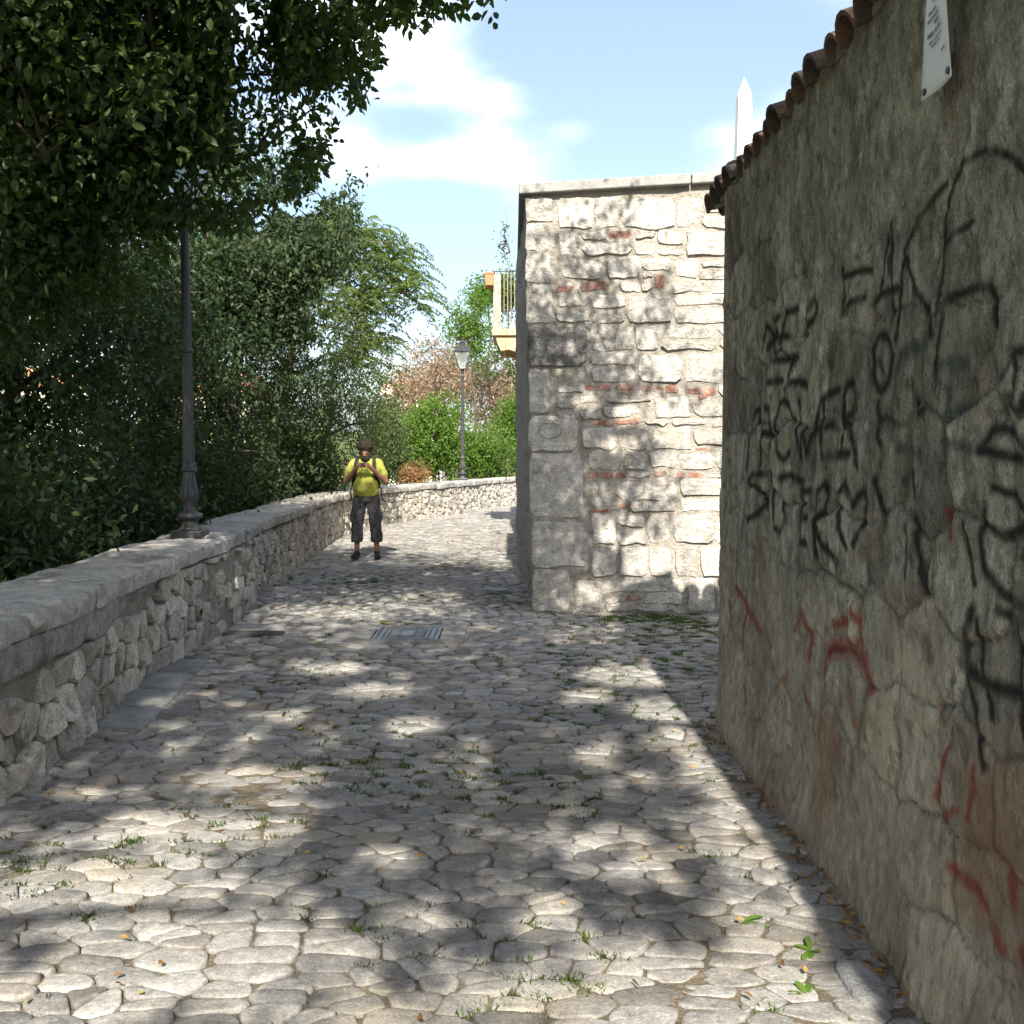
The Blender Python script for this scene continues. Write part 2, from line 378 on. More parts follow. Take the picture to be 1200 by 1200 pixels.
# ------------------------------------------------------------------ paving: bed, cobbles, slabs
bx_ = np.r_[np.arange(-4.2, -2.9, .2), np.arange(-2.9, 1.5, .045), np.arange(1.5, 6.01, .15)]; by_ = np.r_[np.arange(-8, 2.2, .2), np.arange(2.2, 10.5, .045), np.arange(10.5, 40.1, .15)]
gx, gy = np.meshgrid(bx_, by_, indexing='ij')
keepx = np.maximum(gx, par_x(gy) - 0.25)
bz = und(keepx, gy) - 0.003 + 0.010 * n2.fbm(keepx * 2.6 + 3, gy * 3.4, 4, .6) * np.clip((14 - gy) / 4, 0.2, 1)
path = obj('cobbled_path', fast_mesh('cobbled_path', np.stack([keepx, gy, bz], -1).reshape(-1, 3), grid_faces(len(bx_), len(by_)), smooth=True), M['bed'], kind='structure')

def clip_cell(poly, mid, nrm):
    out = []; m = len(poly)
    for i in range(m):
        a = poly[i]; b = poly[(i + 1) % m]
        da = (a[0] - mid[0]) * nrm[0] + (a[1] - mid[1]) * nrm[1]
        db = (b[0] - mid[0]) * nrm[0] + (b[1] - mid[1]) * nrm[1]
        if da <= 0: out.append(a)
        if da * db < 0:
            t = da / (da - db); out.append((a[0] + (b[0] - a[0]) * t, a[1] + (b[1] - a[1]) * t))
    return out
def voronoi(P, rad, sx=1.0, sy=1.0, K=16):
    """cells of the sites P in the plane scaled by (sx, sy)"""
    Q = P * np.array([sx, sy]); cells = []
    order = np.argsort(Q[:, 1]); Qs = Q[order]; ys = Qs[:, 1]
    cells = [None] * len(P)
    for a, i in enumerate(order):
        p = Q[i]
        lo = np.searchsorted(ys, p[1] - 2 * rad); hi = np.searchsorted(ys, p[1] + 2 * rad)
        d = Qs[lo:hi] - p; dd = (d ** 2).sum(1)
        nb = np.argsort(dd)[1:K + 1]
        poly = [(p[0] - rad, p[1] - rad), (p[0] + rad, p[1] - rad), (p[0] + rad, p[1] + rad), (p[0] - rad, p[1] + rad)]
        for k in nb:
            if dd[k] > 4 * rad * rad * 2: break
            poly = clip_cell(poly, p + d[k] * 0.5, d[k])
            if len(poly) < 3: break
        cells[i] = [(x / sx, y / sy) for x, y in poly]
    return cells
def round_poly(poly, shrink, n, cut=0.2):
    P = np.array(poly); c = P.mean(0)
    # inset by a fixed width: pull each vertex to the centre
    d = P - c; ln = np.linalg.norm(d, axis=1)[:, None]
    P = c + d * np.clip(1 - shrink / np.maximum(ln, 1e-4), 0.3, 1)
    for cc in (cut, 0.22):
        Q = np.roll(P, -1, 0); P = np.stack([(1 - cc) * P + cc * Q, cc * P + (1 - cc) * Q], 1).reshape(-1, 2)
    Q = np.vstack([P, P[:1]]); s = np.r_[0, np.cumsum(np.hypot(*np.diff(Q, axis=0).T))]
    t = np.linspace(0, s[-1], n, endpoint=False)
    return np.c_[np.interp(t, s, Q[:, 0]), np.interp(t, s, Q[:, 1])]
def stone(poly, mapper, h, n=11, shrink=0.012, sink=0.02, jit=0.0, cut=0.2, edge=0.0, tilt=0.0, prof=None):
    """a rounded stone standing h proud of the surface that mapper(u, v, w) describes"""
    O = round_poly(poly, shrink, n, cut); c = O.mean(0)
    if edge: O = c + (O - c) * (1 + rng.normal(0, edge, n))[:, None]
    ta, tb = random.uniform(-tilt, tilt), random.uniform(-tilt, tilt)
    prof = prof or ((1.0, -sink), (0.985, 0.30 * h), (0.90, 0.82 * h), (0.55, h))
    V = []
    for k, (r, w) in enumerate(prof):
        q = c + (O - c) * r
        ww = w + (rng.uniform(-jit, jit, n) if k else 0) + ((q - c) @ np.array([ta, tb]) if k else 0)
        V.append(np.c_[q, np.broadcast_to(ww, (n,))])
    V.append(np.array([[c[0], c[1], prof[-1][1] * (1.0 - 0.02) + random.uniform(-jit, jit)]]))
    V = np.vstack(V); F = []
    for k in range(len(prof) - 1):
        for i in range(n):
            F.append((k * n + i, k * n + (i + 1) % n, (k + 1) * n + (i + 1) % n, (k + 1) * n + i))
    top = (len(prof) - 1) * n; ce = len(V) - 1
    for i in range(n): F.append((top + i, top + (i + 1) % n, ce))
    return mapper(V[:, 0], V[:, 1], V[:, 2]), F
def place_stone(name, VF, material, parent, tint):
    V, F = VF; c = V.mean(0)
    me = py_mesh(name, V - c, F, tint, smooth=True)
    if name in ('rubble_stone', 'stone_block', 'brick', 'foot_stone'): me.set_sharp_from_angle(angle=R(32))
    return obj(name, me, material, parent, loc=c)

def ground_map(x, y, w): return np.c_[x, y, und(x, y) + w]
# rectangles of other paving inside the cobbles
mc = gp(478, 745.5); MHX, MHY = float(mc[0]), float(mc[1])
slabs = []
for (xa, ya, xb, yb, w) in ((108, 857, 160, 812, 0.30), (162, 810, 205, 777, 0.27)):
    A = gp(xa, ya)[:2]; B = gp(xb, yb)[:2]; slabs.append((A, B, w))
DKA = gp(262, 747)[:2]; DKB = gp(330, 741)[:2]
def blocked(x, y):
    if abs(x - MHX) < 0.52 and abs(y - MHY) < 0.47: return True
    if -2.66 < x < -1.95 and DKA[1] - 0.2 < y < DKA[1] + 0.45: return True
    for A, B, w in slabs:
        t = (y - A[1]) / (B[1] - A[1])
        if 0 <= t <= 1 and A[0] + (B[0] - A[0]) * t - 0.1 < x < A[0] + (B[0] - A[0]) * t + w + 0.10: return True
    return False
sites = []
y = 1.5; row = 0
while y < 35.0:
    rs = 0.074 + 0.038 * random.random() + (0.03 if y > 13 else 0)
    x = -4.0 + random.random() * 0.3
    while x < 3.4:
        st = random.choice((0.11, 0.14, 0.17, 0.21, 0.27)) * random.uniform(0.85, 1.15) * (1.2 if y > 13 else 1)
        xx = x + st / 2
        yy = y + rs * random.uniform(-0.55, 0.55) + 0.10 * math.sin(xx * 1.1 + 0.4 * y) + 0.06 * (-xx if xx < -1 else 1)
        lim = 1.30 if yy < 6.1 else (3.3 if yy < FY + 0.05 else (side_x(yy) + 0.06 if yy < 16 else (0.2 if yy < 24 else 3.4)))
        if par_x(yy) - 0.08 < xx < lim and not blocked(xx, yy): sites.append((xx, yy))
        x += st
    y += rs; row += 1
sites = np.array(sites)
cells = voronoi(sites, 0.30, 1.0, 1.75)
ordr = np.argsort(np.hypot(sites[:, 0], sites[:, 1] * 1.0) + 100 * (proj(np.c_[sites, np.zeros(len(sites))])[1] > 1215) + 100 * (np.abs(proj(np.c_[sites, np.zeros(len(sites))])[0] - 600) > 625))
far_cob = MB(); joints = []
for rank, i in enumerate(ordr):
    c = cells[i]
    if len(c) < 3: continue
    P = np.array(c)
    if np.ptp(P[:, 0]) > 0.75 or np.ptp(P[:, 1]) > 0.55:
        ce = P.mean(0); P = ce + (P - ce) * np.minimum(1, np.array([0.6 / max(np.ptp(P[:, 0]), .01), 0.42 / max(np.ptp(P[:, 1]), .01)]))
    joints.append(P)
    sx_, sy_ = sites[i]
    dirt = n3.fbm(sx_ * 0.8 + 5, sy_ * 0.8, 3)              # some stones lie deeper under the dirt
    dirt += 0.30 if (sx_ > 0.35 and 6.4 < sy_ < FY) else 0
    h = max(0.002, 0.007 + 0.009 * random.random() - 0.022 * max(dirt, 0))
    tint = min(1, max(0, 0.5 + 0.22 * random.gauss(0, 1)))
    n = 16 if sy_ < 7 else 8
    VF = stone(P, ground_map, h, n=n, shrink=random.uniform(0.001, 0.007), sink=0.03, tilt=0.075, jit=0.0016, cut=random.uniform(.06, .16), edge=.035,
               prof=((1.0, -0.03), (0.99, 0.20 * h), (0.955, 0.74 * h), (0.86, 0.97 * h), (0.42, 1.03 * h)) if sy_ < 7 else ((1.0, -0.02), (0.95, 0.55 * h), (0.6, h)))
    if rank < 300: place_stone('cobble', VF, M['cobble'], path, tint)
    else: far_cob.add(VF[0], VF[1], tint)
obj('cobbles', far_cob.mesh('cobbles', True), M['cobble'], path, kind='stuff')

# manhole cover set in a concrete surround, flagstones by the wall foot
M['concrete'] = mat('worn_concrete', [(0.3, (0.19, 0.18, 0.165)), (0.5, (0.26, 0.25, 0.23)), (0.75, (0.33, 0.315, 0.29))], scale=9, rough=0.95, bump=0.5, bscale=60, tint=0.1)[0]
M['coveriron'] = plain('worn_cast_iron', (0.20, 0.215, 0.235), rough=0.42, spec=0.6, metal=0.5, var=0.25, scale=22, bump=0.2)
M['coverdark'] = plain('cover_recess', (0.11, 0.12, 0.135), rough=0.6, spec=0.4, metal=0.3)
M['flag'] = mat('blue_grey_flag', [(0.3, (0.15, 0.155, 0.155)), (0.5, (0.23, 0.235, 0.235)), (0.75, (0.33, 0.33, 0.32))], scale=6, rough=0.85, bump=0.5, bscale=35, tint=0.2)[0]
u0 = float(und(MHX, MHY))
sb = MB()
sb.box(MHX - 0.50, MHX - 0.295, MHY - 0.42, MHY + 0.42, -0.08, u0 + 0.022)
sb.box(MHX + 0.295, MHX + 0.50, MHY - 0.42, MHY + 0.42, -0.08, u0 + 0.022)
sb.box(MHX - 0.293, MHX + 0.293, MHY - 0.42, MHY - 0.30, -0.08, u0 + 0.021)
sb.box(MHX - 0.293, MHX + 0.293, MHY + 0.30, MHY + 0.42, -0.08, u0 + 0.021)
mh = thing('manhole_cover', 'square ribbed cast iron manhole cover in a concrete surround', 'manhole cover', (MHX, MHY, u0))
obj('surround', sb.mesh('surround'), M['concrete'], mh)
cp = obj('cover_plate', MB().box(MHX - 0.282, MHX + 0.282, MHY - 0.288, MHY + 0.288, -0.05, u0 + 0.014).mesh('cover_plate'), M['coverdark'], mh)
for dx0, dx1, dy0, dy1 in ((-0.278, -0.255, -0.28, 0.28), (-0.235, -0.205, -0.28, 0.28), (-0.185, -0.165, -0.25, 0.25), (0.165, 0.185, -0.25, 0.25), (0.205, 0.235, -0.28, 0.28), (0.255, 0.278, -0.28, 0.28), (-0.155, 0.155, -0.255, -0.235), (-0.155, 0.155, 0.235, 0.255), (-0.06, 0.06, -0.09, 0.13)):
    obj('rib', MB().box(MHX + dx0, MHX + dx1, MHY + dy0, MHY + dy1, u0 + 0.010, u0 + 0.022).mesh('rib'), M['coveriron'], cp)
for k in range(7):
    yy = MHY - 0.20 + k * 0.066
    for (a, b) in ((-0.15, -0.07), (0.07, 0.15)):
        obj('rib', MB().box(MHX + a, MHX + b, yy, yy + 0.026, u0 + 0.010, u0 + 0.0195).mesh('rib'), M['coveriron'], cp)
for A, B, w in slabs:
    nseg = 2
    for k in range(nseg):
        a = A + (B - A) * (k / nseg + 0.01); b = A + (B - A) * ((k + 1) / nseg - 0.015)
        poly = [(a[0] - 0.04, a[1]), (a[0] + w, a[1] - 0.02), (b[0] + w, b[1]), (b[0] - 0.04, b[1])]
        if a[0] + w < b[0]: pass
        place_stone('flagstone', stone(poly, ground_map, 0.03, n=20, shrink=0.0, sink=0.05, cut=.03, prof=((1, -0.05), (0.99, 0.02), (0.95, 0.03), (0.5, 0.03))), M['flag'], path, random.random())
poly = [(DKA[0] - 0.02, DKA[1] - 0.02), (DKB[0] + 0.08, DKA[1] - 0.02), (DKB[0] + 0.06, DKA[1] + 0.16), (DKA[0], DKA[1] + 0.16)]
place_stone('flagstone', stone(poly, ground_map, 0.024, n=20, shrink=0.0, sink=0.04, cut=.03, prof=((1, -0.05), (0.99, 0.02), (0.96, 0.024), (0.5, 0.024))), plain('dark_slab', (0.06, 0.058, 0.055), rough=0.8), path, 0.4)
poly = [(DKA[0] - 0.03, DKA[1] + 0.18), (DKB[0] + 0.02, DKA[1] + 0.18), (DKB[0] + 0.0, DKA[1] + 0.50), (DKA[0] - 0.05, DKA[1] + 0.50)]
place_stone('flagstone', stone(poly, ground_map, 0.024, n=20, shrink=0.0, sink=0.04, cut=.03, prof=((1, -0.05), (0.99, 0.02), (0.96, 0.024), (0.5, 0.024))), M['flag'], path, 0.5)

# ------------------------------------------------------------------ parapet wall
S0, S1 = s_at_y(-6.0), s_at_y(36.0)
SN = s_at_y(float(gp(237, 753)[1])); SN2 = s_at_y(float(gp(292, 705)[1]))   # stretch smeared with mortar
PH, CT = 0.70, 0.12                                     # height of the masonry, thickness of the coping
parapet = thing('parapet_wall', 'low rubble stone parapet wall with stone coping curving along the cobbled path', 'wall', (float(PL[200, 0]), float(PL[200, 1]), 0))
ss = np.arange(S0, S1, 0.06); zz = np.linspace(-0.15, PH, 22)
gs, gz_ = np.meshgrid(ss, zz, indexing='ij')
smear = np.exp(-((gs - (SN + SN2) / 2) / ((SN2 - SN) * 0.55)) ** 4)
wv = 0.018 * n2.fbm(gs * 4, gz_ * 4, 4) - 0.012 + 0.035 * smear + 0.02 * np.clip((0.08 - gz_) / 0.1, 0, 1)
X_, Y_ = par(gs, wv)
core = np.stack([X_, Y_, gz_], -1).reshape(-1, 3)
Fc = grid_faces(len(ss), len(zz))
xo, yo = par(ss, -0.60); nb = len(core)
back = np.concatenate([np.c_[xo, yo, np.full(len(ss), PH)], np.c_[xo, yo, np.full(len(ss), -2.0)]])
top_i = np.arange(len(ss)) * len(zz) + len(zz) - 1
bi = nb + np.arange(len(ss)); ci = nb + len(ss) + np.arange(len(ss))
Fc = np.vstack([Fc, np.stack([top_i[:-1], top_i[1:], bi[1:], bi[:-1]], 1), np.stack([bi[:-1], bi[1:], ci[1:], ci[:-1]], 1)])
obj('mortar_core', fast_mesh('mortar_core', np.vstack([core, back]), Fc, smooth=True), M['mortar'], parapet)
def par_map(u, v, w):
    sm = np.exp(-((u - (SN + SN2) / 2) / ((SN2 - SN) * 0.55)) ** 4)
    x, y = par(u, w + 0.018 * n2.fbm(u * 4, v * 4, 2) - 0.012 + 0.035 * sm); return np.c_[x, y, v]
st_sites = []
s = s_at_y(1.5)
while s < S1:
    near = s < SN
    cw = random.uniform(0.15, 0.27) if near else random.uniform(0.13, 0.24)
    z = -0.03 + random.uniform(0, 0.05)
    while z < PH - 0.02:
        ch = (random.uniform(0.13, 0.23) if near else random.uniform(0.085, 0.17))
        st_sites.append((s + cw * random.uniform(0.32, 0.68), z + ch * random.uniform(0.42, 0.58)))
        z += ch
    s += cw
st_sites = np.array(st_sites)
scell = voronoi(st_sites, 0.26, 1.0, 1.15)
near_rub = 0; far_rub = MB()
for i in np.argsort(st_sites[:, 0]):
    c = scell[i]
    if len(c) < 3: continue
    P = np.array(c); P[:, 1] = np.clip(P[:, 1], -0.08, PH - 0.01)
    u, v = st_sites[i]
    if np.ptp(P[:, 1]) < 0.045 or np.ptp(P[:, 0]) < 0.05: continue
    yy = float(np.interp(u, PS, PL[:, 1]))
    rlim = np.interp(yy, [4.5, 6.0, 7.3, 7.6], [0.50, 0.52, 0.62, 0.9])
    if v > rlim - 0.03: continue
    P[:, 1] = np.minimum(P[:, 1], rlim)
    if SN - 0.1 < u < SN2 + 0.05 and random.random() < 0.42: continue
    h = random.uniform(0.018, 0.055) if u < SN else random.uniform(0.012, 0.04)
    VF = stone(P, par_map, h, n=14, shrink=random.uniform(0.001, 0.010), sink=0.05, jit=0.006, tilt=0.22, cut=.10, edge=.03,
               prof=((1.0, -0.06), (0.99, 0.55 * h), (0.93, 0.97 * h), (0.5, h * random.uniform(.95, 1.15))))
    if near_rub < 300 and yy > 3.4: place_stone('rubble_stone', VF, M['rubble'], parapet, random.random()); near_rub += 1
    else: far_rub.add(VF[0], VF[1], random.random())
frm = far_rub.mesh('rubble_stones', True); frm.set_sharp_from_angle(angle=R(32))
obj('rubble_stones', frm, M['rubble'], parapet, kind='stuff')
# rough render under the coping on the near stretch
rs_ = np.arange(s_at_y(0.5), s_at_y(7.4), 0.035); zr = np.linspace(0, 1, 12)
gs, gt = np.meshgrid(rs_, zr, indexing='ij')
yy = np.interp(gs, PS, PL[:, 1])
low = np.interp(yy, [4.5, 6.0, 7.0, 7.4], [0.50, 0.51, 0.62, 0.69]) + 0.075 * n3.fbm(gs * 2.4, gs * 0 + 2, 4)
zq = low + (PH - low) * gt
wq = 0.020 + 0.030 * n1.fbm(gs * 5, zq * 5, 5, 0.6) + 0.012 * gt
wq = np.where(gt < 0.04, -0.03, wq)
X_, Y_ = par(gs, wq)
obj('render_band', fast_mesh('render_band', np.stack([X_, Y_, zq], -1).reshape(-1, 3), grid_faces(len(rs_), len(zr)), smooth=True), M['coping'], parapet)
# coping stones, each its own
s = S0
while s < S1 - 0.3:
    yy = float(np.interp(s, PS, PL[:, 1]))
    ln = random.uniform(0.7, 1.1) if yy < 8 else (random.uniform(0.55, 0.9) if yy < 18 else random.uniform(0.38, 0.55))
    nu = max(3, int(ln / (0.035 if yy < 9 else 0.07))); us = np.linspace(s + 0.006, s + ln - 0.006, nu)
    dz = random.uniform(-0.012, 0.014); dw = random.uniform(-0.016, 0.018)
    # cross-section from the inner lower edge over the top to the outer lower edge
    cs = [(0.03, 0.0), (0.050, 0.008), (0.052, 0.06), (0.050, 0.108), (0.034, 0.124), (-0.10, 0.130), (-0.22, 0.130), (-0.34, 0.130), (-0.46, 0.128), (-0.58, 0.122), (-0.63, 0.10), (-0.64, 0.05), (-0.62, 0.0)]
    V = []
    for k, uu in enumerate(us):
        e = min(k, nu - 1 - k); inset = 0.012 if e == 0 else 0.0
        for (w, z_) in cs:
            wx, wy = par(uu, w + dw - inset * np.sign(w + 0.3) + (0.03 if yy < 8.5 else .018) * float(n2.fbm(uu * 5 + 1, z_ * 26 + w * 3, 5, .62)))
            V.append((float(wx), float(wy), PH + z_ + dz - inset * (z_ > 0.05) + ((0.022 if yy < 8.5 else .016) * float(n3.fbm(uu * 5, w * 8, 5, .6)) if z_ > 0.02 else 0)))
    mcs = len(cs); F = []
    for k in range(nu - 1):
        for j in range(mcs):
            F.append((k * mcs + j, (k + 1) * mcs + j, (k + 1) * mcs + (j + 1) % mcs, k * mcs + (j + 1) % mcs))
    F.append(tuple(range(mcs))); F.append(tuple((nu - 1) * mcs + j for j in range(mcs))[::-1])
    V = np.array(V); c = V.mean(0)
    cme = py_mesh('coping_stone', V - c, F, random.random(), smooth=True); cme.set_sharp_from_angle(angle=R(40))
    obj('coping_stone', cme, M['coping'], parapet, loc=c)
    s += ln
# ------------------------------------------------------------------ stone building with brick courses
fx0 = SIDE[0][0]
def face(x, y): q = pY(x, y, FY); return float(q[0]), float(q[2])
TL = face(612, 228); TR = face(842, 216)
slope_top = (TR[1] - TL[1]) / (TR[0] - TL[0])
sb_root = thing('stone_building', 'pale limestone building of squared blocks and thin brick courses under a grey slab', 'building', (fx0, FY, 0))
FX1 = 4.6; LEAN = -0.024                               # the corner leans a little
def fx_left(z): return fx0 + LEAN * z
nu, nv = 110, 120
gu, gv = np.meshgrid(np.linspace(0, 1, nu), np.linspace(0, 1, nv), indexing='ij')
zt = TL[1] - 0.02
Zf = -0.15 + (zt + 0.15 + slope_top * (gu * (FX1 - fx0))) * gv
Xf = fx_left(Zf) + (FX1 - fx_left(Zf)) * gu ** 1.6
Yf = FY + 0.012 + 0.020 * n1.fbm(Xf * 4, Zf * 4, 4)
obj('front_wall', fast_mesh('front_wall', np.stack([Xf, Yf, Zf], -1).reshape(-1, 3), grid_faces(nu, nv), smooth=True), M['ashmortar'], sb_root)
ns_, nz_ = 60, 60
gu, gv = np.meshgrid(np.linspace(0, 1, ns_), np.linspace(0, 1, nz_), indexing='ij')
Ys = FY + 0.015 + (SIDE[1][1] - FY) * gu; Zs = -0.15 + (zt + 0.15) * gv
Xs = side_x(Ys) + LEAN * Zs * (1 - gu) ** .7 + 0.035 * n2.fbm(Ys * 5, Zs * 5, 4) + 0.012
obj('side_wall', fast_mesh('side_wall', np.stack([Xs, Ys, Zs], -1).reshape(-1, 3), grid_faces(ns_, nz_), smooth=True), M['rubble'], sb_root)
bm_ = MB(); bm_.add([(fx0 + .15, FY + .1, -.15), (FX1 - .01, FY + .1, -.15), (FX1 - .01, SIDE[1][1], -.15), (SIDE[1][0] + .02, SIDE[1][1], -.15),
                     (fx0 + .1, FY + .1, zt - .05), (FX1 - .01, FY + .1, zt), (FX1 - .01, SIDE[1][1], zt), (SIDE[1][0], SIDE[1][1], zt - .05)],
                    [(1, 2, 6, 5), (2, 3, 7, 6), (4, 5, 6, 7)])
obj('rear_wall', bm_.mesh('rear_wall'), M['rubble'], sb_root)
def face_map(u, v, w): return np.c_[u, FY + 0.012 + 0.020 * n1.fbm(u * 4, v * 4, 2) - w, v]
def block(x0, y0, x1, y1, material, h, tint, name='stone_block', jag=0.012, n=16, tl=0.0):
    (a, t), (b, d) = face(x0, y0), face(x1, y1)
    pts = []
    for (ax_, az_, bx2, bz2, k) in ((a, d, b, d, 4), (b, d, b, t, 2), (b, t, a, t, 4), (a, t, a, d, 2)):
        for q in range(k):
            f = q / k; pts.append((ax_ + (bx2 - ax_) * f + random.gauss(0, jag * 0.6), az_ + (bz2 - az_) * f + random.gauss(0, jag * 0.6)))
    P = np.array(pts)
    if tl:
        c = P.mean(0); P = (P - c) @ np.array([[math.cos(tl), math.sin(tl)], [-math.sin(tl), math.cos(tl)]]) + c
    P = P[::1]
    VF = stone(P, face_map, h, n=n, shrink=0.0, sink=0.05, jit=0.005 if name != 'brick' else 0.001, tilt=0.06, cut=.08, edge=.02,
               prof=((1.0, -0.05), (0.995, 0.55 * h), (0.96, 0.95 * h), (0.6, h)))
    place_stone(name, VF, material, sb_root, tint)
quoins = [(615, 231, 648, 260), (616, 262, 643, 294), (616, 297, 646, 331), (617, 334, 648, 380), (618, 383, 687, 429), (619, 433, 644, 483), (620, 488, 677, 529), (621, 532, 683, 607), (623, 612, 688, 664), (625, 668, 668, 718)]
for k, q in enumerate(quoins):
    block(*q, M['ashdark'] if k == 4 else M['ashlar'], random.uniform(0.012, 0.026) + (0.008 if k == 4 else 0), 0.75 if k in (6, 7) else random.uniform(0.3, 0.6), jag=0.010, n=20)
bricks = [(652, 335, 677, 342, 0), (680, 329, 714, 340, .06), (767, 321, 778, 337, 0), (685, 451, 700, 457, 0), (702, 450, 717, 457, 0), (722, 450, 744, 456, 0), (724, 456, 744, 461, 0), (752, 452, 763, 458, 0), (764, 453, 779, 457, 0),
          (780, 451, 796, 460, 0), (807, 455, 821, 461, 0), (823, 454, 839, 463, 0), (818, 463, 830, 467, .2), (692, 492, 720, 498, 0), (722, 492, 737, 497, .1), (737, 490, 752, 496, .15), (635, 487, 651, 493, 0),
          (690, 553, 701, 559, 0), (705, 553, 719, 560, 0), (721, 554, 733, 561, 0), (766, 552, 782, 558, .1), (793, 554, 803, 560, 0), (807, 554, 823, 560, 0), (645, 642, 652, 662, .05), (735, 697, 751, 704, 0), (688, 597, 714, 601, .05), (725, 590, 736, 596, 0), (712, 271, 740, 279, 0), (815, 525, 835, 528, 0)]
for q in bricks:
    block(*q[:4], M['brick'], random.uniform(0.003, 0.010), random.uniform(0.2, 0.9), 'brick', jag=0.004, n=12, tl=q[4])
rows = [(231, 268), (270, 300), (302, 327), (330, 342), (344, 379), (381, 411), (413, 448), (450, 461), (464, 490), (491, 499), (501, 527), (529, 551), (553, 560), (562, 601), (603, 638), (640, 676), (678, 717)]
def qx(y):  # right edge of the quoins at this height
    r = 648
    for q in quoins:
        if q[1] - 6 <= y <= q[3] + 6: r = max(r, q[2])
    return r
brs = [b[:4] for b in bricks]
for (ya, yb) in rows:
    x = qx((ya + yb) / 2) + 4
    while x < 905:
        w = random.choice((26, 34, 44, 54, 66)) * random.uniform(0.85, 1.15)
        parts_ = [(ya, yb)] if random.random() < 0.62 or yb - ya < 24 else [(ya, (ya + yb) / 2 - 2 + random.uniform(-4, 4))]
        if len(parts_) == 1 and parts_[0][1] != yb: parts_.append((parts_[0][1] + 4, yb))
        for (pa, pb) in parts_:
            xa, xb = x + 1 + random.uniform(0, 2), x + w - 1 - random.uniform(0, 2)
            def fit(xa, pa, xb, pb):
                if xb - xa < 9 or pb - pa < 6: return
                hit = [b for b in brs if b[0] < xb + 2 and b[2] > xa - 2 and b[1] < pb + 2 and b[3] > pa - 2]
                if not hit:
                    block(xa, pa + random.uniform(0, 2), xb, pb - random.uniform(0, 2), M['ashlar'], random.uniform(0.006, 0.028), random.uniform(0.1, 0.9), jag=0.018, n=16); return
                b = hit[0]
                for q in ((xa, pa, xb, b[1] - 3), (xa, b[3] + 3, xb, pb), (xa, max(pa, b[1] - 3), b[0] - 3, min(pb, b[3] + 3)), (b[2] + 3, max(pa, b[1] - 3), xb, min(pb, b[3] + 3))): fit(*q)
            fit(xa, pa, xb, pb)
        x += w
# scratched mark on one pale block: a ring drawn in pencil-like strokes
ring = []
for k in range(22):
    t = k / 21 * 2 * math.pi; cx_, cz_ = face(644, 505)
    ring.append((cx_ + 0.115 * math.cos(t) + random.gauss(0, .004), FY - 0.038, cz_ + 0.075 * math.sin(t) + random.gauss(0, .004)))
obj('scratched_ring', MB().tube(ring, 0.004, n=4).mesh('scratched_ring'), plain('pencil_mark', (0.16, 0.16, 0.16)), sb_root)
# flat slab over the wall
a = face(608, 229); b = face(608, 217); c_ = face(842, 203)
sl_t = b[1] - a[1]
V = []
x0s, x1s = a[0], FX1 + 0.05
ys0, ys1 = FY - 0.07, SIDE[1][1] + 0.1
kz = (c_[1] - b[1]) / (c_[0] - b[0])
nseg = 24
mbs = MB()
for (k0, k1) in ((0, 0.36), (0.362, 0.72), (0.722, 1.0)):
    xa, xb = x0s + (x1s - x0s) * k0, x0s + (x1s - x0s) * k1
    za, zb = a[1] + kz * (xa - x0s), a[1] + kz * (xb - x0s)
    xal = xa if k0 else SIDE[1][0] + 0.02
    V = [(xa, ys0, za), (xb, ys0, zb), (xb, ys1, zb), (xal, ys1, za), (xa, ys0, za + sl_t), (xb, ys0, zb + sl_t), (xb, ys1, zb + sl_t), (xal, ys1, za + sl_t)]
    F = [(0, 3, 2, 1), (4, 5, 6, 7), (0, 1, 5, 4), (1, 2, 6, 5), (2, 3, 7, 6), (3, 0, 4, 7)]
    V = np.array(V); cc = V.mean(0)
    o = obj('coping_slab', py_mesh('coping_slab', V - cc, F), M['slab'], sb_root, loc=cc)
    bv = o.modifiers.new('b', 'BEVEL'); bv.width = 0.012; bv.segments = 2

# ------------------------------------------------------------------ graffiti wall (tiled outhouse on the right)
WEND = 6.02; WTOP = 3.085
shed = thing('tiled_outhouse', 'dark stone outhouse with a graffiti covered wall and clay tiled eaves', 'building', (WX, WEND, 0))
ya_ = np.r_[np.linspace(-6, 2.1, 30, endpoint=False), np.arange(2.1, WEND + 0.001, 0.0085)]
za_ = np.arange(-0.12, WTOP + 0.001, 0.0095)
gy, gz = np.meshgrid(ya_, za_, indexing='ij')
# blocks under the worn render
ws = []
z = 0.0
while z < 3.2:
    hh = random.uniform(0.20, 0.34); yy = -6.2 + random.random() * 0.3
    while yy < 6.4:
        ww = random.uniform(0.25, 0.62); ws.append((yy + ww / 2, z + hh / 2 + random.uniform(-.04, .04))); yy += ww
    z += hh
ws = np.array(ws)
f1 = np.full(gy.shape, 9.0); f2 = np.full(gy.shape, 9.0); cid = np.zeros(gy.shape, int)
jy = gy + 0.06 * n1.fbm(gy * 5, gz * 5, 3); jz = gz + 0.05 * n2.fbm(gy * 5, gz * 5, 3)
for k, (py_, pz_) in enumerate(ws):
    sel = (ya_ > py_ - 0.8) & (ya_ < py_ + 0.8)
    if not sel.any(): continue
    d = np.hypot((jy[sel] - py_) * 0.72, jz[sel] - pz_)
    a1 = f1[sel]; a2 = f2[sel]; c1 = cid[sel]
    nearer = d < a1
    f2[sel] = np.where(nearer, a1, np.minimum(a2, d)); f1[sel] = np.where(nearer, d, a1); cid[sel] = np.where(nearer, k, c1)
edge = f2 - f1
cover = np.clip(0.5 + 1.7 * n3.fbm(gy * 1.1 + 4, gz * 1.1, 4) + 0.25 * np.clip(gz - 1.8, 0, 1) + 0.45 * np.clip(1.1 - gz, 0, 1), 0, 1)   # how thickly the render still covers the blocks
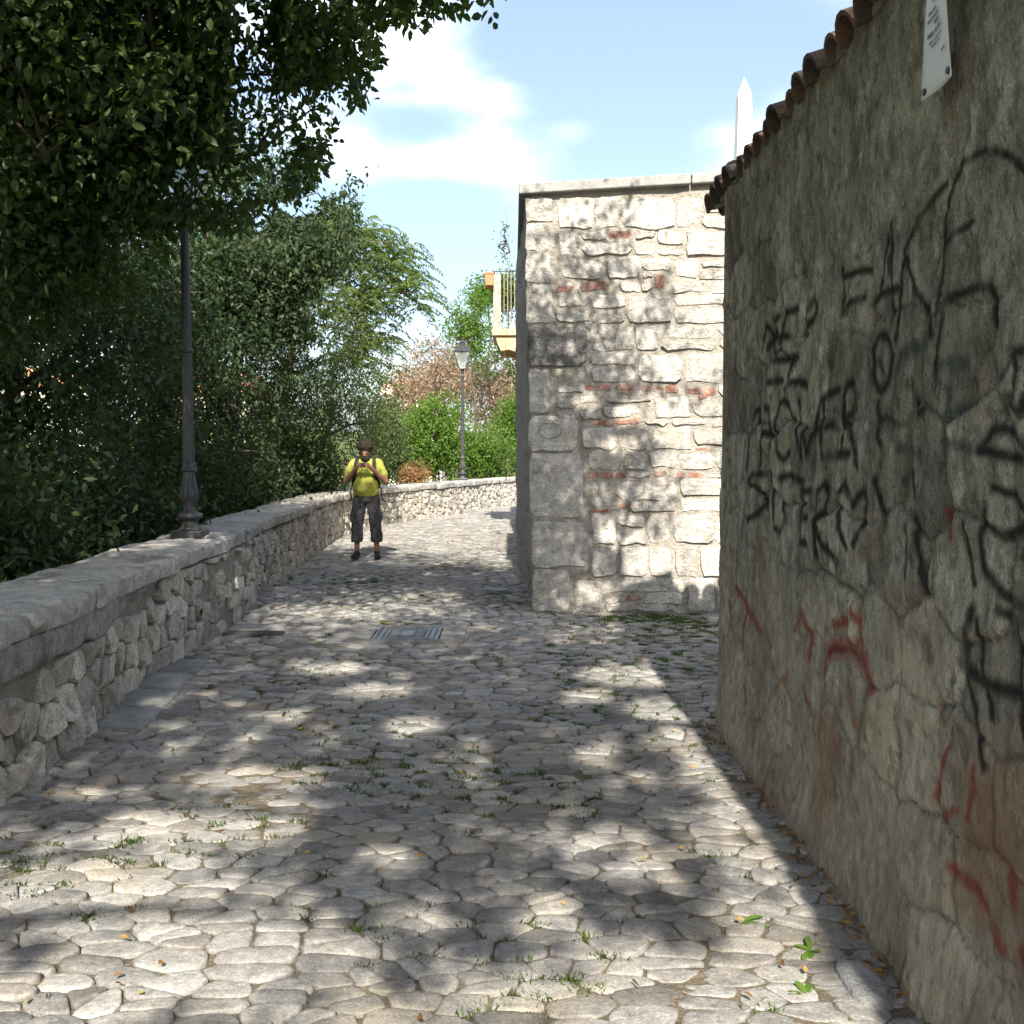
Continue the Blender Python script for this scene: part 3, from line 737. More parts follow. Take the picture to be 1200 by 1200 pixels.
groove = -0.014 * np.exp(-(edge / 0.022) ** 2) * (1 - 0.75 * cover)
blk = (np.random.default_rng(5).random(len(ws))[cid] - 0.5) * 0.016 * np.clip(edge / 0.04, 0, 1) * (1 - 0.6 * cover)
base = 0.050 * np.clip((0.34 - gz + 0.22 * n1.fbm(gy * 1.8, gz * 0 + 1, 3)) / 0.3, 0, 1)
dsp = groove + blk + base + 0.026 * n2.fbm(gy * 1.7, gz * 1.5, 2) + 0.012 * n1.fbm(gy * 8, gz * 6, 5, 0.62) + 0.009 * n3.fbm(gy * 30, gz * 20, 3)
dsp -= 0.018 * (cover > 0.62) * (1 - np.clip(edge * 0 + cover, 0.62, 0.66) / 0.66)
wedge = np.clip((ya_ - WEND + 0.10) / 0.10, 0, 1)[:, None]
Xw = WX - dsp + wedge ** 2 * 0.02
# paint sprayed on the wall: strokes given as photo pixels, carried on to the wall plane
def z1(pts): return [(830 + x / 3.529, 340 + y / 3.529) for x, y in pts]
def z2(pts): return [(980 + x / 4.286, 280 + y / 4.286) for x, y in pts]
def z3(pts): return [(980 + x / 3.333, 540 + y / 3.333) for x, y in pts]
def z4(pts): return [(820 + x / 2.308, 680 + y / 2.308) for x, y in pts]
def z5(pts): return [(820 + x / 3.158, y / 3.158) for x, y in pts]
def ell(cx, cy, rx, ry, n=18): return [(cx + rx * math.cos(2 * math.pi * k / n), cy + ry * math.sin(2 * math.pi * k / n)) for k in range(n + 1)]
BL, GR, RD, OR = 'black', 'green', 'red', 'orange'
strokes = []
def S(kind, pts, w=0.013): strokes.append((kind, pts, w))
for p in ([(212, 245), (235, 150), (255, 160), (267, 205), (232, 240)], [(270, 125), (300, 108), (285, 112), (265, 200), (302, 194)], [(266, 200), (262, 292)], [(366, 75), (322, 95), (302, 190), (342, 190)], [(302, 190), (266, 292), (320, 286), (356, 268)],
          [(384, 190), (400, 80), (425, 36), (437, 70), (422, 120), (392, 150)], [(340, 280), (310, 420)], [(228, 382), (302, 374)], [(328, 388), (360, 374), (394, 394)],
          [(176, 745), (176, 540), (196, 490), (208, 540), (190, 590), (168, 602)], [(220, 722), (230, 480), (254, 498), (266, 580), (250, 705)], [(224, 592), (262, 590)], ell(310, 580, 34, 122),
          [(360, 455), (375, 600), (396, 692), (406, 570), (421, 682), (441, 560), (466, 450)], [(471, 450), (471, 692)], [(470, 446), (532, 410)], [(440, 582), (516, 550)], [(480, 692), (582, 676)],
          [(550, 682), (551, 400), (580, 385), (607, 430), (596, 490), (556, 540), (582, 570), (616, 728)],
          [(244, 758), (192, 764), (181, 800), (226, 830), (242, 880), (212, 920), (170, 950)], [(262, 750), (262, 952)], [(300, 772), (300, 850), (316, 950), (292, 1002), (264, 985)],
          [(290, 776), (340, 765), (402, 792)], [(350, 780), (345, 962)], [(405, 790), (396, 1042), (428, 1047)], [(400, 942), (432, 940)], [(404, 832), (442, 830)],
          [(460, 1092), (460, 830), (490, 800), (507, 850), (496, 920), (464, 942), (490, 1050), (544, 1124)], [(576, 1062), (550, 980), (545, 850), (570, 800), (602, 892), (640, 825), (659, 880), (641, 960), (600, 1052)],
          [(690, 790), (720, 900), (736, 952)], ell(705, 300, 40, 116), [(694, 290), (704, 330)], [(690, 470), (711, 622)]):
    S(BL, z1(p), 0.019)
for p in ([(35, 150), (40, 300), (20, 382)], [(35, 190), (90, 165), (152, 155)], [(20, 382), (60, 320), (132, 294)], [(245, 0), (210, 262)], [(270, 0), (265, 382)], [(165, 322), (200, 280), (302, 248)],
          [(350, 90), (310, 262), (280, 502)], [(350, 90), (400, 262), (460, 392), (462, 482)], [(535, -60), (510, 200), (490, 322), (520, 372), (500, 502), (480, 762)], [(490, 342), (560, 300), (650, 262), (702, 240), (760, 245), (782, 302), (772, 422)],
          [(940, 560), (880, 570), (850, 642), (780, 722)], [(880, 570), (912, 652), (882, 790), (840, 852), (820, 800), (872, 790)], [(880, 832), (912, 872), (942, 800)], [(740, 1052), (770, 970), (832, 950), (902, 980), (940, 1052)], [(720, 1062), (940, 1112)], [(370, 732), (390, 882), (422, 860)]):
    S(BL, z2(p), 0.015)
for p in ([(320, 582), (360, 550), (442, 530)], [(300, 640), (260, 900), (282, 1002)], [(640, 620), (560, 652), (540, 882), (530, 992), (560, 1032), (722, 1062)], [(560, 862), (652, 850)], [(490, 642), (560, 612), (602, 616)], [(300, 1050), (400, 1080)]):
    S(GR, z2(p), 0.018)
for p, w in (([(280, 40), (290, 142)], .010), ([(300, 240), (320, 322), (340, 502)], .024), ([(270, 242), (275, 462)], .008), ([(490, 242), (520, 482)], .010), ([(570, 200), (550, 302), (560, 422), (620, 512), (692, 572)], .018), ([(580, 262), (640, 292), (733, 252)], .014), ([(590, 100), (680, 132), (722, 192)], .012),
             ([(520, 582), (500, 702), (480, 792), (570, 872), (702, 912)], .020), ([(540, 622), (550, 802), (602, 1002)], .014), ([(610, 582), (722, 642)], .016), ([(690, 642), (700, 902), (722, 1102)], .012), ([(500, 852), (540, 982), (582, 1192)], .015)):
    S(BL, z3(p), w)
for p in ([(450, 860), (440, 960)], [(480, 1060), (500, 1160)], [(340, 700), (360, 780)]): S(GR, z3(p), 0.022)
for p, w in (([(0, 732), (60, 720), (120, 802), (140, 882)], .035), ([(70, 582), (110, 722)], .014), ([(440, 1082), (410, 1202)], .014), ([(428, 200), (430, 292)], .016), ([(0, 640), (50, 625)], .02)):
    S(RD, z3(p), w)
for p, w in (([(100, 20), (130, 82), (160, 142)], .025), ([(125, 100), (110, 182)], .02), ([(265, 132), (285, 90), (302, 152), (302, 212)], .022), ([(345, 252), (350, 192), (400, 172), (450, 212), (460, 282)], .030), ([(680, 420), (650, 492), (630, 582), (650, 642), (690, 622)], .012), ([(745, 512), (750, 562), (725, 642)], .014),
             ([(800, 702), (812, 742)], .015), ([(680, 782), (740, 832), (762, 882)], .02), ([(840, 782), (842, 882)], .02), ([(780, 942), (812, 1002)], .02), ([(862, 1012), (872, 1062)], .02), ([(62, 292), (72, 332)], .02), ([(120, 282), (132, 332)], .02), ([(285, 292), (300, 332)], .016), ([(85, 60), (90, 130)], .02)):
    S(RD, z4(p), w)
for p, w in (([(410, 282), (432, 402)], .028), ([(640, 340), (652, 372)], .022), ([(455, 302), (456, 422)], .02), ([(415, 470), (410, 540)], .02), ([(240, 250), (200, 300)], .02)):
    S(OR, z4(p), w)
for p in ([(920, 682), (960, 600), (1050, 550), (1150, 592), (1205, 642)], [(920, 682), (900, 780), (880, 1060)], [(705, 830), (690, 1002)], [(760, 930), (860, 720), (895, 680)], [(1000, 820), (900, 900)]):
    S(BL, z5(p), 0.012)
paint = {k: np.zeros(gy.shape) for k in (BL, GR, RD, OR)}
wob = 0.004 * n2.fbm(gy * 14, gz * 14, 2); wob2 = 0.004 * n3.fbm(gy * 14 + 9, gz * 14, 2)
for kind, pts, w in strokes:
    Q = np.array([pX(x, y, WX)[1:] for x, y in pts])
    w *= 1.2
    for a_, b_ in zip(Q[:-1], Q[1:]):
        i0, i1 = np.searchsorted(ya_, min(a_[0], b_[0]) - 4 * w), np.searchsorted(ya_, max(a_[0], b_[0]) + 4 * w)
        k0, k1 = np.searchsorted(za_, min(a_[1], b_[1]) - 4 * w), np.searchsorted(za_, max(a_[1], b_[1]) + 4 * w)
        if i1 <= i0 or k1 <= k0: continue
        yy = gy[i0:i1, k0:k1] + wob[i0:i1, k0:k1]; zq = gz[i0:i1, k0:k1] + wob2[i0:i1, k0:k1]
        d_ = b_ - a_; t = np.clip(((yy - a_[0]) * d_[0] + (zq - a_[1]) * d_[1]) / (d_ @ d_ + 1e-9), 0, 1)
        d = np.hypot(yy - a_[0] - t * d_[0], zq - a_[1] - t * d_[1])
        p = np.clip(1.35 - d / w, 0, 1)
        paint[kind][i0:i1, k0:k1] = np.maximum(paint[kind][i0:i1, k0:k1], p)
worn = np.clip(1.1 + 0.9 * n1.fbm(gy * 16, gz * 10, 4), 0.4, 1)
wm, nt, colr = mat('weathered_render', [(0.32, (0.14, 0.131, 0.10)), (0.48, (0.275, 0.258, 0.20)), (0.66, (0.44, 0.415, 0.335))], scale=9, rough=1.0, bump=1.0, bscale=40, tint=0, vec=(1, 1, 0.55),
               second=[((0.095, 0.090, 0.070), 3.0, 0.53, 0.70, 0.55), ((0.50, 0.48, 0.40), 8, 0.56, 0.68, 0.65), ((0.30, 0.25, 0.13), 3.3, 0.54, 0.70, 0.55), ((0.07, 0.066, 0.052), 28, 0.56, 0.66, 0.7)])
bs = nt.nodes['Principled BSDF']
at = N(nt, 'ShaderNodeAttribute', attribute_name='low'); mx = N(nt, 'ShaderNodeMix', data_type='RGBA'); mx.inputs[7].default_value = (0.43, 0.375, 0.27, 1)
nt.links.new(at.outputs['Fac'], mx.inputs['Factor']); nt.links.new(colr, mx.inputs[6]); colr = mx.outputs[2]
at = N(nt, 'ShaderNodeAttribute', attribute_name='block'); mr = N(nt, 'ShaderNodeMapRange'); mr.inputs['To Min'].default_value = 0.78; mr.inputs['To Max'].default_value = 1.42
nt.links.new(at.outputs['Fac'], mr.inputs['Value']); sc2 = N(nt, 'ShaderNodeVectorMath', operation='SCALE'); nt.links.new(colr, sc2.inputs[0]); nt.links.new(mr.outputs[0], sc2.inputs['Scale']); colr = sc2.outputs[0]
for kk, c in (('crack', (0.045, 0.042, 0.034)), (GR, (0.025, 0.060, 0.050)), (OR, (0.27, 0.125, 0.055)), (RD, (0.27, 0.045, 0.028)), (BL, (0.012, 0.012, 0.013))):
    at = N(nt, 'ShaderNodeAttribute', attribute_name=kk)
    mx = N(nt, 'ShaderNodeMix', data_type='RGBA'); mx.inputs[7].default_value = (*c, 1)
    nt.links.new(at.outputs['Fac'], mx.inputs['Factor']); nt.links.new(colr, mx.inputs[6]); colr = mx.outputs[2]
nt.links.new(colr, bs.inputs['Base Color'])
att = {k: v * worn * (0.92 if k == BL else (0.8 if k == RD else 0.62)) for k, v in paint.items()}
att[OR] = np.maximum(att[OR], np.clip(1.6 * n1.fbm(gy * 2.6 + 7, gz * 1.9, 4) - 0.12, 0, 1) * np.clip((1.5 - gz) / .6, 0, 1) * 0.75)
att['crack'] = np.clip(np.exp(-(edge / (0.010 + 0.010 * n3.fbm(gy * 3, gz * 3, 2))) ** 2) * (1.15 - cover) + 0.55 * (n1.fbm(gy * 26, gz * 17, 3) > .34), 0, 1) * .6
att['block'] = np.clip(0.5 + (np.random.default_rng(8).random(len(ws))[cid] - .5) * (1.25 - cover) + .5 * n2.fbm(gy * 30, gz * 22, 2), 0, 1)
att['low'] = np.clip((1.35 - gz + 0.9 * n2.fbm(gy * 2.2, gz * 2.2, 4)) / 1.0, 0, 1) * 0.6       # bare ochre mortar low down
obj('graffiti_wall', fast_mesh('graffiti_wall', np.stack([Xw, gy, gz], -1).reshape(-1, 3), grid_faces(len(ya_), len(za_)), attrs=att, smooth=True), wm, shed)
ew = MB(); ew.add([(WX + .012, WEND, -.1), (6.2, WEND, -.1), (6.2, WEND, WTOP), (WX + .012, WEND, WTOP), (6.2, -6, -.1), (6.2, -6, WTOP), (WX + .03, -6, -.1), (WX + .03, -6, WTOP)], [(0, 1, 2, 3), (1, 4, 5, 2), (4, 6, 7, 5)])
obj('end_wall', ew.mesh('end_wall'), M['rubble'], shed)
# stones at the foot of the wall
def wall_map(u, v, w): return np.c_[WX - 0.03 - w - 0.02, u, v]
for (x0, y0, x1, y1, hh) in ():
    a = pX(x0, y0, WX); b = pX(x1, y1, WX)
    ym, zm = (a[1] + b[1]) / 2, (a[2] + b[2]) / 2; ry, rz = abs(a[1] - b[1]) / 2 + .01, abs(a[2] - b[2]) / 2 * 0.55
    poly = [(ym + ry * math.cos(t) * random.uniform(.85, 1.15), max(-0.03, zm + rz * math.sin(t) * random.uniform(.85, 1.15))) for t in np.linspace(0, 2 * math.pi, 9, endpoint=False)]
    place_stone('foot_stone', stone(poly, wall_map, hh * 0.7, n=12, shrink=0.0, sink=0.09, jit=0.006), M['rubble'], shed, random.uniform(0.3, 0.8))
# kerb-like slab stones lying along the wall foot
for (x, y, w, l) in ((1012, 1150, .13, .30),):
    g = gp(x, y)
    poly = [(g[0] - w / 2, g[1] - l / 2), (g[0] + w / 2, g[1] - l / 2), (g[0] + w / 2, g[1] + l / 2), (g[0] - w / 2, g[1] + l / 2)]
    place_stone('flagstone', stone(poly, ground_map, 0.030, n=12, shrink=0.0, sink=0.04), M['flag'], path, 0.8)

# clay barrel tiles
def tile_mesh(ln, r0, r1, th, n=7, up=1):
    V = []; F = []
    for (y_, r) in ((0, r0), (ln, r1)):
        for rr in (r, r - th):
            for k in range(n + 1):
                t = math.pi * k / n; V.append((y_, rr * math.cos(t), up * rr * math.sin(t)))
    m = n + 1
    for k in range(n):
        F += [(k, k + 1, 2 * m + k + 1, 2 * m + k), (m + k, 3 * m + k, 3 * m + k + 1, m + k + 1), (k, m + k, m + k + 1, k + 1), (2 * m + k, 2 * m + k + 1, 3 * m + k + 1, 3 * m + k)]
    F += [(0, 2 * m, 3 * m, m), (n, m + n, 3 * m + n, 2 * m + n)]
    return np.array(V), F
roof_s = R(19)
EX, EZ = 1.188, 3.05                                     # tile tips at the eave
roof_t = math.tan(roof_s)
deck = MB(); RX, EYB = 4.3, 6.38
deck.add([(EX + .12, -6.3, EZ + .035), (EX + .12, EYB - .25, EZ + .035), (RX, EYB - (RX - EX), EZ + (RX - EX) * roof_t), (RX, -6.3, EZ + (RX - EX) * roof_t), (2 * RX - EX, EYB - .25, EZ), (2 * RX - EX, -6.3, EZ),
          (EX + .12, -6.3, EZ - .0), (EX + .12, EYB - .25, EZ - .0), (2 * RX - EX, EYB - .25, EZ - .03), (2 * RX - EX, -6.3, EZ - .03)],
         [(0, 1, 2, 3)[::-1], (1, 4, 2)[::-1], (4, 5, 3, 2)[::-1], (6, 7, 8, 9), (0, 1, 7, 6), (1, 4, 8, 7), (4, 5, 9, 8), (0, 6, 9, 5), (0, 5, 3)])
roof = obj('roof', deck.mesh('roof'), M['tile'], shed)
tv, tf = tile_mesh(0.44, 0.092, 0.078, 0.016); pv, pf = tile_mesh(0.44, 0.078, 0.088, 0.015, up=-1)
tmes = [py_mesh('roof_tile', tv, tf, t_, smooth=False) for t_ in (0.1, 0.35, 0.5, 0.7, 0.95)]
pmes = [py_mesh('pan_tile', pv, pf, t_) for t_ in (0.2, 0.5, 0.8)]
ribs = MB()
yy = -5.9; ROTX = Matrix.Rotation(-roof_s, 4, 'Y')
while yy < EYB - 0.06:
    jit_ = random.uniform(-0.02, 0.02)
    if yy > 1.6:
        o = obj('roof_tile', random.choice(tmes), M['tile'], shed, loc=(EX + jit_, yy, EZ + .012)); o.rotation_euler = (random.gauss(0, .03), -roof_s + random.gauss(0, .02), random.gauss(0, .025))
        o = obj('pan_tile', random.choice(pmes), M['tile'], shed, loc=(EX + 0.075 + random.uniform(-.015, .015), yy + 0.1, EZ + .065)); o.rotation_euler = (random.gauss(0, .02), -roof_s, random.gauss(0, .02))
        plug = [(EX + .03 + .012 * random.random(), yy + .074 * math.cos(t), EZ + .02 + .074 * math.sin(t)) for t in np.linspace(0, math.pi, 8)]; pv_ = plug + [(x_ + .2, y_, z_ + .06) for x_, y_, z_ in plug]
        obj('mortar_plug', py_mesh('mortar_plug', pv_, [tuple(range(8))[::-1], tuple(range(8, 16))] + [(i, (i + 1) % 8, (i + 1) % 8 + 8, i + 8) for i in range(8)]), M['mortar'], shed)
        st0 = 0.40
    else: st0 = 0.0
    lmax = min(RX - EX, EYB - yy) / math.cos(roof_s)
    l0 = st0
    while l0 < lmax - 0.1:
        A = Matrix.Translation((EX, yy, EZ + 0.02)) @ ROTX @ Matrix.Translation((l0, 0, 0))
        ribs.add([tuple(A @ Vector(v)) for v in tv], tf, random.random()); l0 += 0.38
    yy += 0.196
xx = EX + 0.10
while xx < 5.5:                                          # far hip: tiles run down towards +Y
    for lev, l0 in enumerate(np.arange(0, (xx - EX if xx < RX else 2 * RX - EX - xx) + 0.05, 0.38)):
        A = Matrix.Translation((xx, EYB, EZ + 0.012)) @ Matrix.Rotation(-math.pi / 2, 4, 'Z') @ Matrix.Rotation(-roof_s, 4, 'Y') @ Matrix.Translation((l0, 0, 0))
        if lev == 0:
            o = obj('roof_tile', random.choice(tmes), M['tile'], shed, loc=A.translation); o.rotation_euler = (A.to_euler())
            o = obj('pan_tile', random.choice(pmes), M['tile'], shed, loc=A.translation + Vector((0.1, -0.03, .045))); o.rotation_euler = (A.to_euler())
        else: ribs.add([tuple(A @ Vector(v)) for v in tv], tf, random.random())
    xx += 0.196
obj('upper_tiles', ribs.mesh('upper_tiles'), M['tile'], shed, kind='stuff')

# ------------------------------------------------------------------ plastic banner under the eaves
b0 = pX(1079, 119, WX - 0.06); b1 = pX(1114, 93, WX - 0.06)
by0, by1, bz0 = float(b0[1]), float(b1[1]), float(b0[2])
nbv, nbu = 26, 10
def banner_pt(u, v):                                     # u along the wall towards the camera, v up
    return (WX - 0.060 - 0.008 * math.sin(v * 2.6) + 0.010 * math.sin(u * 3.0 + v * 2), by0 + (by1 - by0) * u * (1 - 0.22 * v) - 0.03 * v, bz0 + (EZ - 0.045 - bz0) * v - 0.02 * (1 - v) * u * 0)
V = [banner_pt(i / (nbu - 1), j / (nbv - 1)) for i in range(nbu) for j in range(nbv)]
bn = py_mesh('banner', V, [tuple(f) for f in grid_faces(nbu, nbv)], smooth=True)
banner = thing('banner', 'narrow white plastic banner with small print hanging under the tiled eaves', 'banner', (WX - .07, (by0 + by1) / 2, bz0))
o = obj('sheet', bn, plain('white_vinyl', (0.72, 0.73, 0.71), rough=0.45, var=0.05), banner); sm = o.modifiers.new('s', 'SOLIDIFY'); sm.thickness = 0.002
def bpatch(u0, u1, v0, v1, off=0.004, nu=5, nv=3):
    V = []
    for i in range(nu):
        for j in range(nv):
            p = banner_pt(u0 + (u1 - u0) * i / (nu - 1), v0 + (v1 - v0) * j / (nv - 1)); V.append((p[0] - off, p[1], p[2]))
    return V, [tuple(f) for f in grid_faces(nu, nv)]
ink = MB()
rr = random.Random(4)
for (v0, ua, ub, hh) in ((0.52, .18, .50, .022), (0.475, .14, .62, .020), (0.43, .42, .62, .026), (0.375, .16, .40, .026), (0.375, .46, .72, .026), (0.33, .22, .78, .014), (0.30, .30, .66, .012), (0.21, .70, .90, .016)):
    u = ua
    while u < ub:
        w = rr.uniform(.03, .07)
        ink.add(*bpatch(u, min(ub, u + w), v0, v0 + hh, nu=2, nv=2)); u += w + rr.uniform(.012, .03)
obj('printed_text', ink.mesh('printed_text'), plain('grey_ink', (0.10, 0.11, 0.13)), banner)
ye = MB(); ye.add(*bpatch(.34, .56, .58, .72)); ye.add(*bpatch(.40, .5, .80, .90))
obj('printed_emblem', ye.mesh('printed_emblem'), plain('yellow_ink', (0.55, 0.50, 0.18), var=0.3), banner)
for (u, v) in ((.10, .045), (.92, .05)):
    p = banner_pt(u, v)
    o = obj('eyelet', MB().lathe([(0.003, -.004), (0.010, -.004), (0.010, .004), (0.003, .004)], n=10).mesh('eyelet'), M['iron'], banner, loc=(p[0] - .002, p[1], p[2])); o.rotation_euler = (0, math.pi / 2, 0)
obj('cord', MB().tube([banner_pt(.1, 1.0), (WX - .05, by0 - .02, EZ - .01)], 0.003, n=5).mesh('cord'), M['iron'], banner)

# ------------------------------------------------------------------ street lamps on the parapet
def lamp(px, py, name_label, rot=0.0, scale=1.0):
    g = gp(px, py, PH + CT + 0.008)
    # stand it over the middle of the coping
    x, y = float(g[0]), float(g[1])
    w = -0.34; Cc = np.c_[PL + PN * w, np.full(len(PL), PH + CT)]
    k = np.argmin(np.abs(proj(Cc)[0] - px) + 60 * (np.abs(PL[:, 1] - y) > 5)); sc_ = scale
    x = PL[k, 0] + PN[k, 0] * w; y = PL[k, 1] + PN[k, 1] * w
    z = PH + CT + 0.004
    t = thing('street_lamp', name_label, 'street lamp', (x, y, z), 'cast iron lamps standing on the parapet')
    c = (x, y, z); ir = M['iron']
    o = obj('plinth', MB().box(x - .14, x + .14, y - .14, y + .14, z - .02, z + .065).mesh('plinth'), ir, t)
    bv = o.modifiers.new('b', 'BEVEL'); bv.width = .012; bv.segments = 2
    obj('base', MB().lathe([(r_ * .80, z_) for r_, z_ in [(.125, .06), (.13, .075), (.10, .10), (.088, .14), (.10, .165), (.138, .175), (.148, .195), (.138, .215), (.10, .225), (.072, .24), (.068, .30), (.075, .315)]], c, 24).mesh('base', True), ir, t)
    bb = obj('leaf_bulb', MB().lathe([(r_ * .80, z_) for r_, z_ in [(.075, .312), (.095, .34), (.104, .38), (.100, .42), (.085, .48), (.072, .54), (.066, .60)]], c, 24, flute=1, fa=.05).mesh('leaf_bulb'), ir, t)
    obj('collar', MB().lathe([(r_ * .80, z_) for r_, z_ in [(.066, .598), (.088, .605), (.090, .625), (.074, .635), (.078, .66), (.066, .69)]], c, 20).mesh('collar', True), ir, t)
    obj('shaft', MB().lathe([(r_ * .80, z_) for r_, z_ in [(.068, .68), (.060, 1.2), (.056, 1.68)]], c, 28, flute=1, fa=.045).mesh('shaft'), ir, t)
    obj('collar', MB().lathe([(r_ * .80, z_) for r_, z_ in [(.058, 1.675), (.074, 1.685), (.074, 1.71), (.058, 1.72)]], c, 20).mesh('collar', True), ir, t)
    obj('shaft', MB().lathe([(r_ * .80, z_) for r_, z_ in [(.054, 1.715), (.048, 2.3), (.044, 2.82)]], c, 28, flute=1, fa=.045).mesh('shaft'), ir, t)
    obj('collar', MB().lathe([(r_ * .80, z_) for r_, z_ in [(.046, 2.815), (.068, 2.825), (.068, 2.85), (.050, 2.86), (.046, 2.90), (.055, 3.0), (.075, 3.02), (.05, 3.04)]], c, 20).mesh('collar', True), ir, t)
    ln = obj('lantern', MB().box(x - .09, x + .09, y - .09, y + .09, z + 3.03, z + 3.05).mesh('lantern'), ir, t)
    fr = MB(); b0_, b1_, h0, h1 = .085, .215, 3.05, 3.50
    for sx_ in (-1, 1):
        for sy_ in (-1, 1): fr.tube([(x + sx_ * b0_, y + sy_ * b0_, z + h0), (x + sx_ * b1_, y + sy_ * b1_, z + h1)], .011, 5)
    for a_, b_ in (((-1, -1), (1, -1)), ((1, -1), (1, 1)), ((1, 1), (-1, 1)), ((-1, 1), (-1, -1))):
        fr.tube([(x + a_[0] * b1_, y + a_[1] * b1_, z + h1), (x + b_[0] * b1_, y + b_[1] * b1_, z + h1)], .013, 5)
    obj('frame', fr.mesh('frame'), ir, ln)
    for a_, b_ in (((-1, -1), (1, -1)), ((1, -1), (1, 1)), ((1, 1), (-1, 1)), ((-1, 1), (-1, -1))):
        f = .97
        obj('pane', py_mesh('pane', [(x + a_[0] * b0_ * f, y + a_[1] * b0_ * f, z + h0), (x + b_[0] * b0_ * f, y + b_[1] * b0_ * f, z + h0), (x + b_[0] * b1_ * f, y + b_[1] * b1_ * f, z + h1), (x + a_[0] * b1_ * f, y + a_[1] * b1_ * f, z + h1)], [(0, 1, 2, 3)]), M['pane'], ln)
    rf = MB().lathe([(r_ * .80, z_) for r_, z_ in [(.325, 3.50), (.31, 3.53), (.20, 3.62), (.12, 3.68), (.10, 3.74), (.12, 3.76), (.05, 3.80), (.02, 3.84), (.028, 3.87), (.004, 3.93)]], c, 4)
    o = obj('cap', rf.mesh('cap'), ir, ln)
    return t
gm = bpy.data.materials.new('lantern_glass'); gm.use_nodes = True
b_ = gm.node_tree.nodes['Principled BSDF']; b_.inputs['Base Color'].default_value = (.85, .88, .88, 1); b_.inputs['Roughness'].default_value = .25; b_.inputs['Transmission Weight'].default_value = .85; b_.inputs['IOR'].default_value = 1.1
M['pane'] = gm
lamp(222, 629, 'fluted cast iron street lamp on the parapet with its lantern lost among overhanging leaves')
lamp(542, 564, 'street lamp with a fully visible glazed lantern on the sunlit bend of the parapet')

# ------------------------------------------------------------------ house with the balcony beyond the stone building
HY0, HY1 = SIDE[1][1] + 1.2, 23.0
HX = 0.16
house = thing('balcony_house', 'ochre house behind the stone building with a corner balcony over the path', 'house', (HX, HY0, 0))
M['ochre'] = mat('ochre_plaster', [(0.3, (0.50, 0.37, 0.22)), (0.6, (0.62, 0.47, 0.30)), (0.8, (0.70, 0.57, 0.40))], scale=3, rough=0.95, bump=0.3, tint=0)[0]
M['weath'] = mat('weathered_post', [(0.3, (0.25, 0.22, 0.19)), (0.6, (0.42, 0.38, 0.34)), (0.8, (0.55, 0.50, 0.46))], scale=8, rough=0.95, bump=0.5, tint=0)[0]
M['terra'] = plain('terracotta', (0.50, 0.22, 0.12), rough=0.85, var=0.2)
obj('wall', MB().box(HX, 5.0, HY0, HY1, -.1, 5.3).mesh('wall'), M['ochre'], house)
rfm = MB(); rfm.add([(HX - .2, HY0 - .2, 5.3), (5.2, HY0 - .2, 5.3), (5.2, HY1 + .2, 5.3), (HX - .2 + .3, HY1 + .2, 5.3), (2.6, HY0 + 2.5, 5.75), (2.6, HY1 - 2, 5.75)], [(0, 1, 4), (1, 2, 5, 4), (2, 3, 5), (3, 0, 4, 5), (0, 3, 2, 1)])
rfm.V[-1][:, 0] = np.maximum(rfm.V[-1][:, 0], HX + 0.02)
obj('roof', rfm.mesh('roof'), M['tile'], house)
BY = 20.0
def bal(x, y, Y=BY): q = pY(x, y, Y); return float(q[0]), float(q[2])
x_l, z_f = bal(577, 386); _, z_b = bal(577, 415); x_l2, z_m = bal(583, 392)
bc = obj('balcony', MB().box(x_l, HX - .003, BY - .1, BY + 1.7, z_f - .12, z_f).mesh('balcony'), M['ochre'], house)
cm = MB()
prof = [(x_l + .06, z_f - .121), (HX - .003, z_f - .121), (HX - .003, z_b - .05), (HX - .10, z_b + .05), (HX - .22, z_b + .09), (x_l + .17, z_b + .06), (x_l + .10, z_b + .20)]
for yq in (BY - .04, BY + 1.4):
    m_ = len(prof)
    V = [(p[0], yq, p[1]) for p in prof] + [(p[0], yq + .26, p[1]) for p in prof]
    F = [tuple(range(m_)), tuple(range(2 * m_ - 1, m_ - 1, -1))] + [(i, i + m_, (i + 1) % m_ + m_, (i + 1) % m_) for i in range(m_)]
    obj('corbel', py_mesh('corbel', V, F), M['ochre'], bc)
px0, pz1 = bal(578, 322); px1, _ = bal(587, 322)
obj('post', MB().box(px0, px1, BY - .06, BY + .08, z_f + .002, pz1).mesh('post'), M['weath'], bc)
rl = MB(); zr_ = bal(590, 318)[1]
rl.tube([(px0, BY, zr_), (HX, BY, zr_)], .010, 5); rl.tube([(px0 + .02, BY, zr_), (px0 + .02, BY + 1.6, zr_)], .012, 5)
obj('rail', rl.mesh('rail'), M['iron'], bc)
for k in range(5):
    xq = px1 + .06 + k * (HX - px1) / 5.5
    obj('baluster', MB().tube([(xq, BY, z_f), (xq, BY, zr_)], .008, 5).mesh('baluster'), M['weath'], bc)
for k in range(12):
    yq = BY + .2 + k * .12
    obj('baluster', MB().tube([(px0 + .02, yq, z_f), (px0 + .02, yq, zr_)], .008, 5).mesh('baluster'), M['iron'], bc)
tx0, tz1 = bal(568.5, 321); tx1, tz0 = bal(579, 336)
pl_ = thing('planter_box', 'terracotta planter box hung on the balcony post', 'planter', ((tx0 + tx1) / 2, BY - .05, tz0))
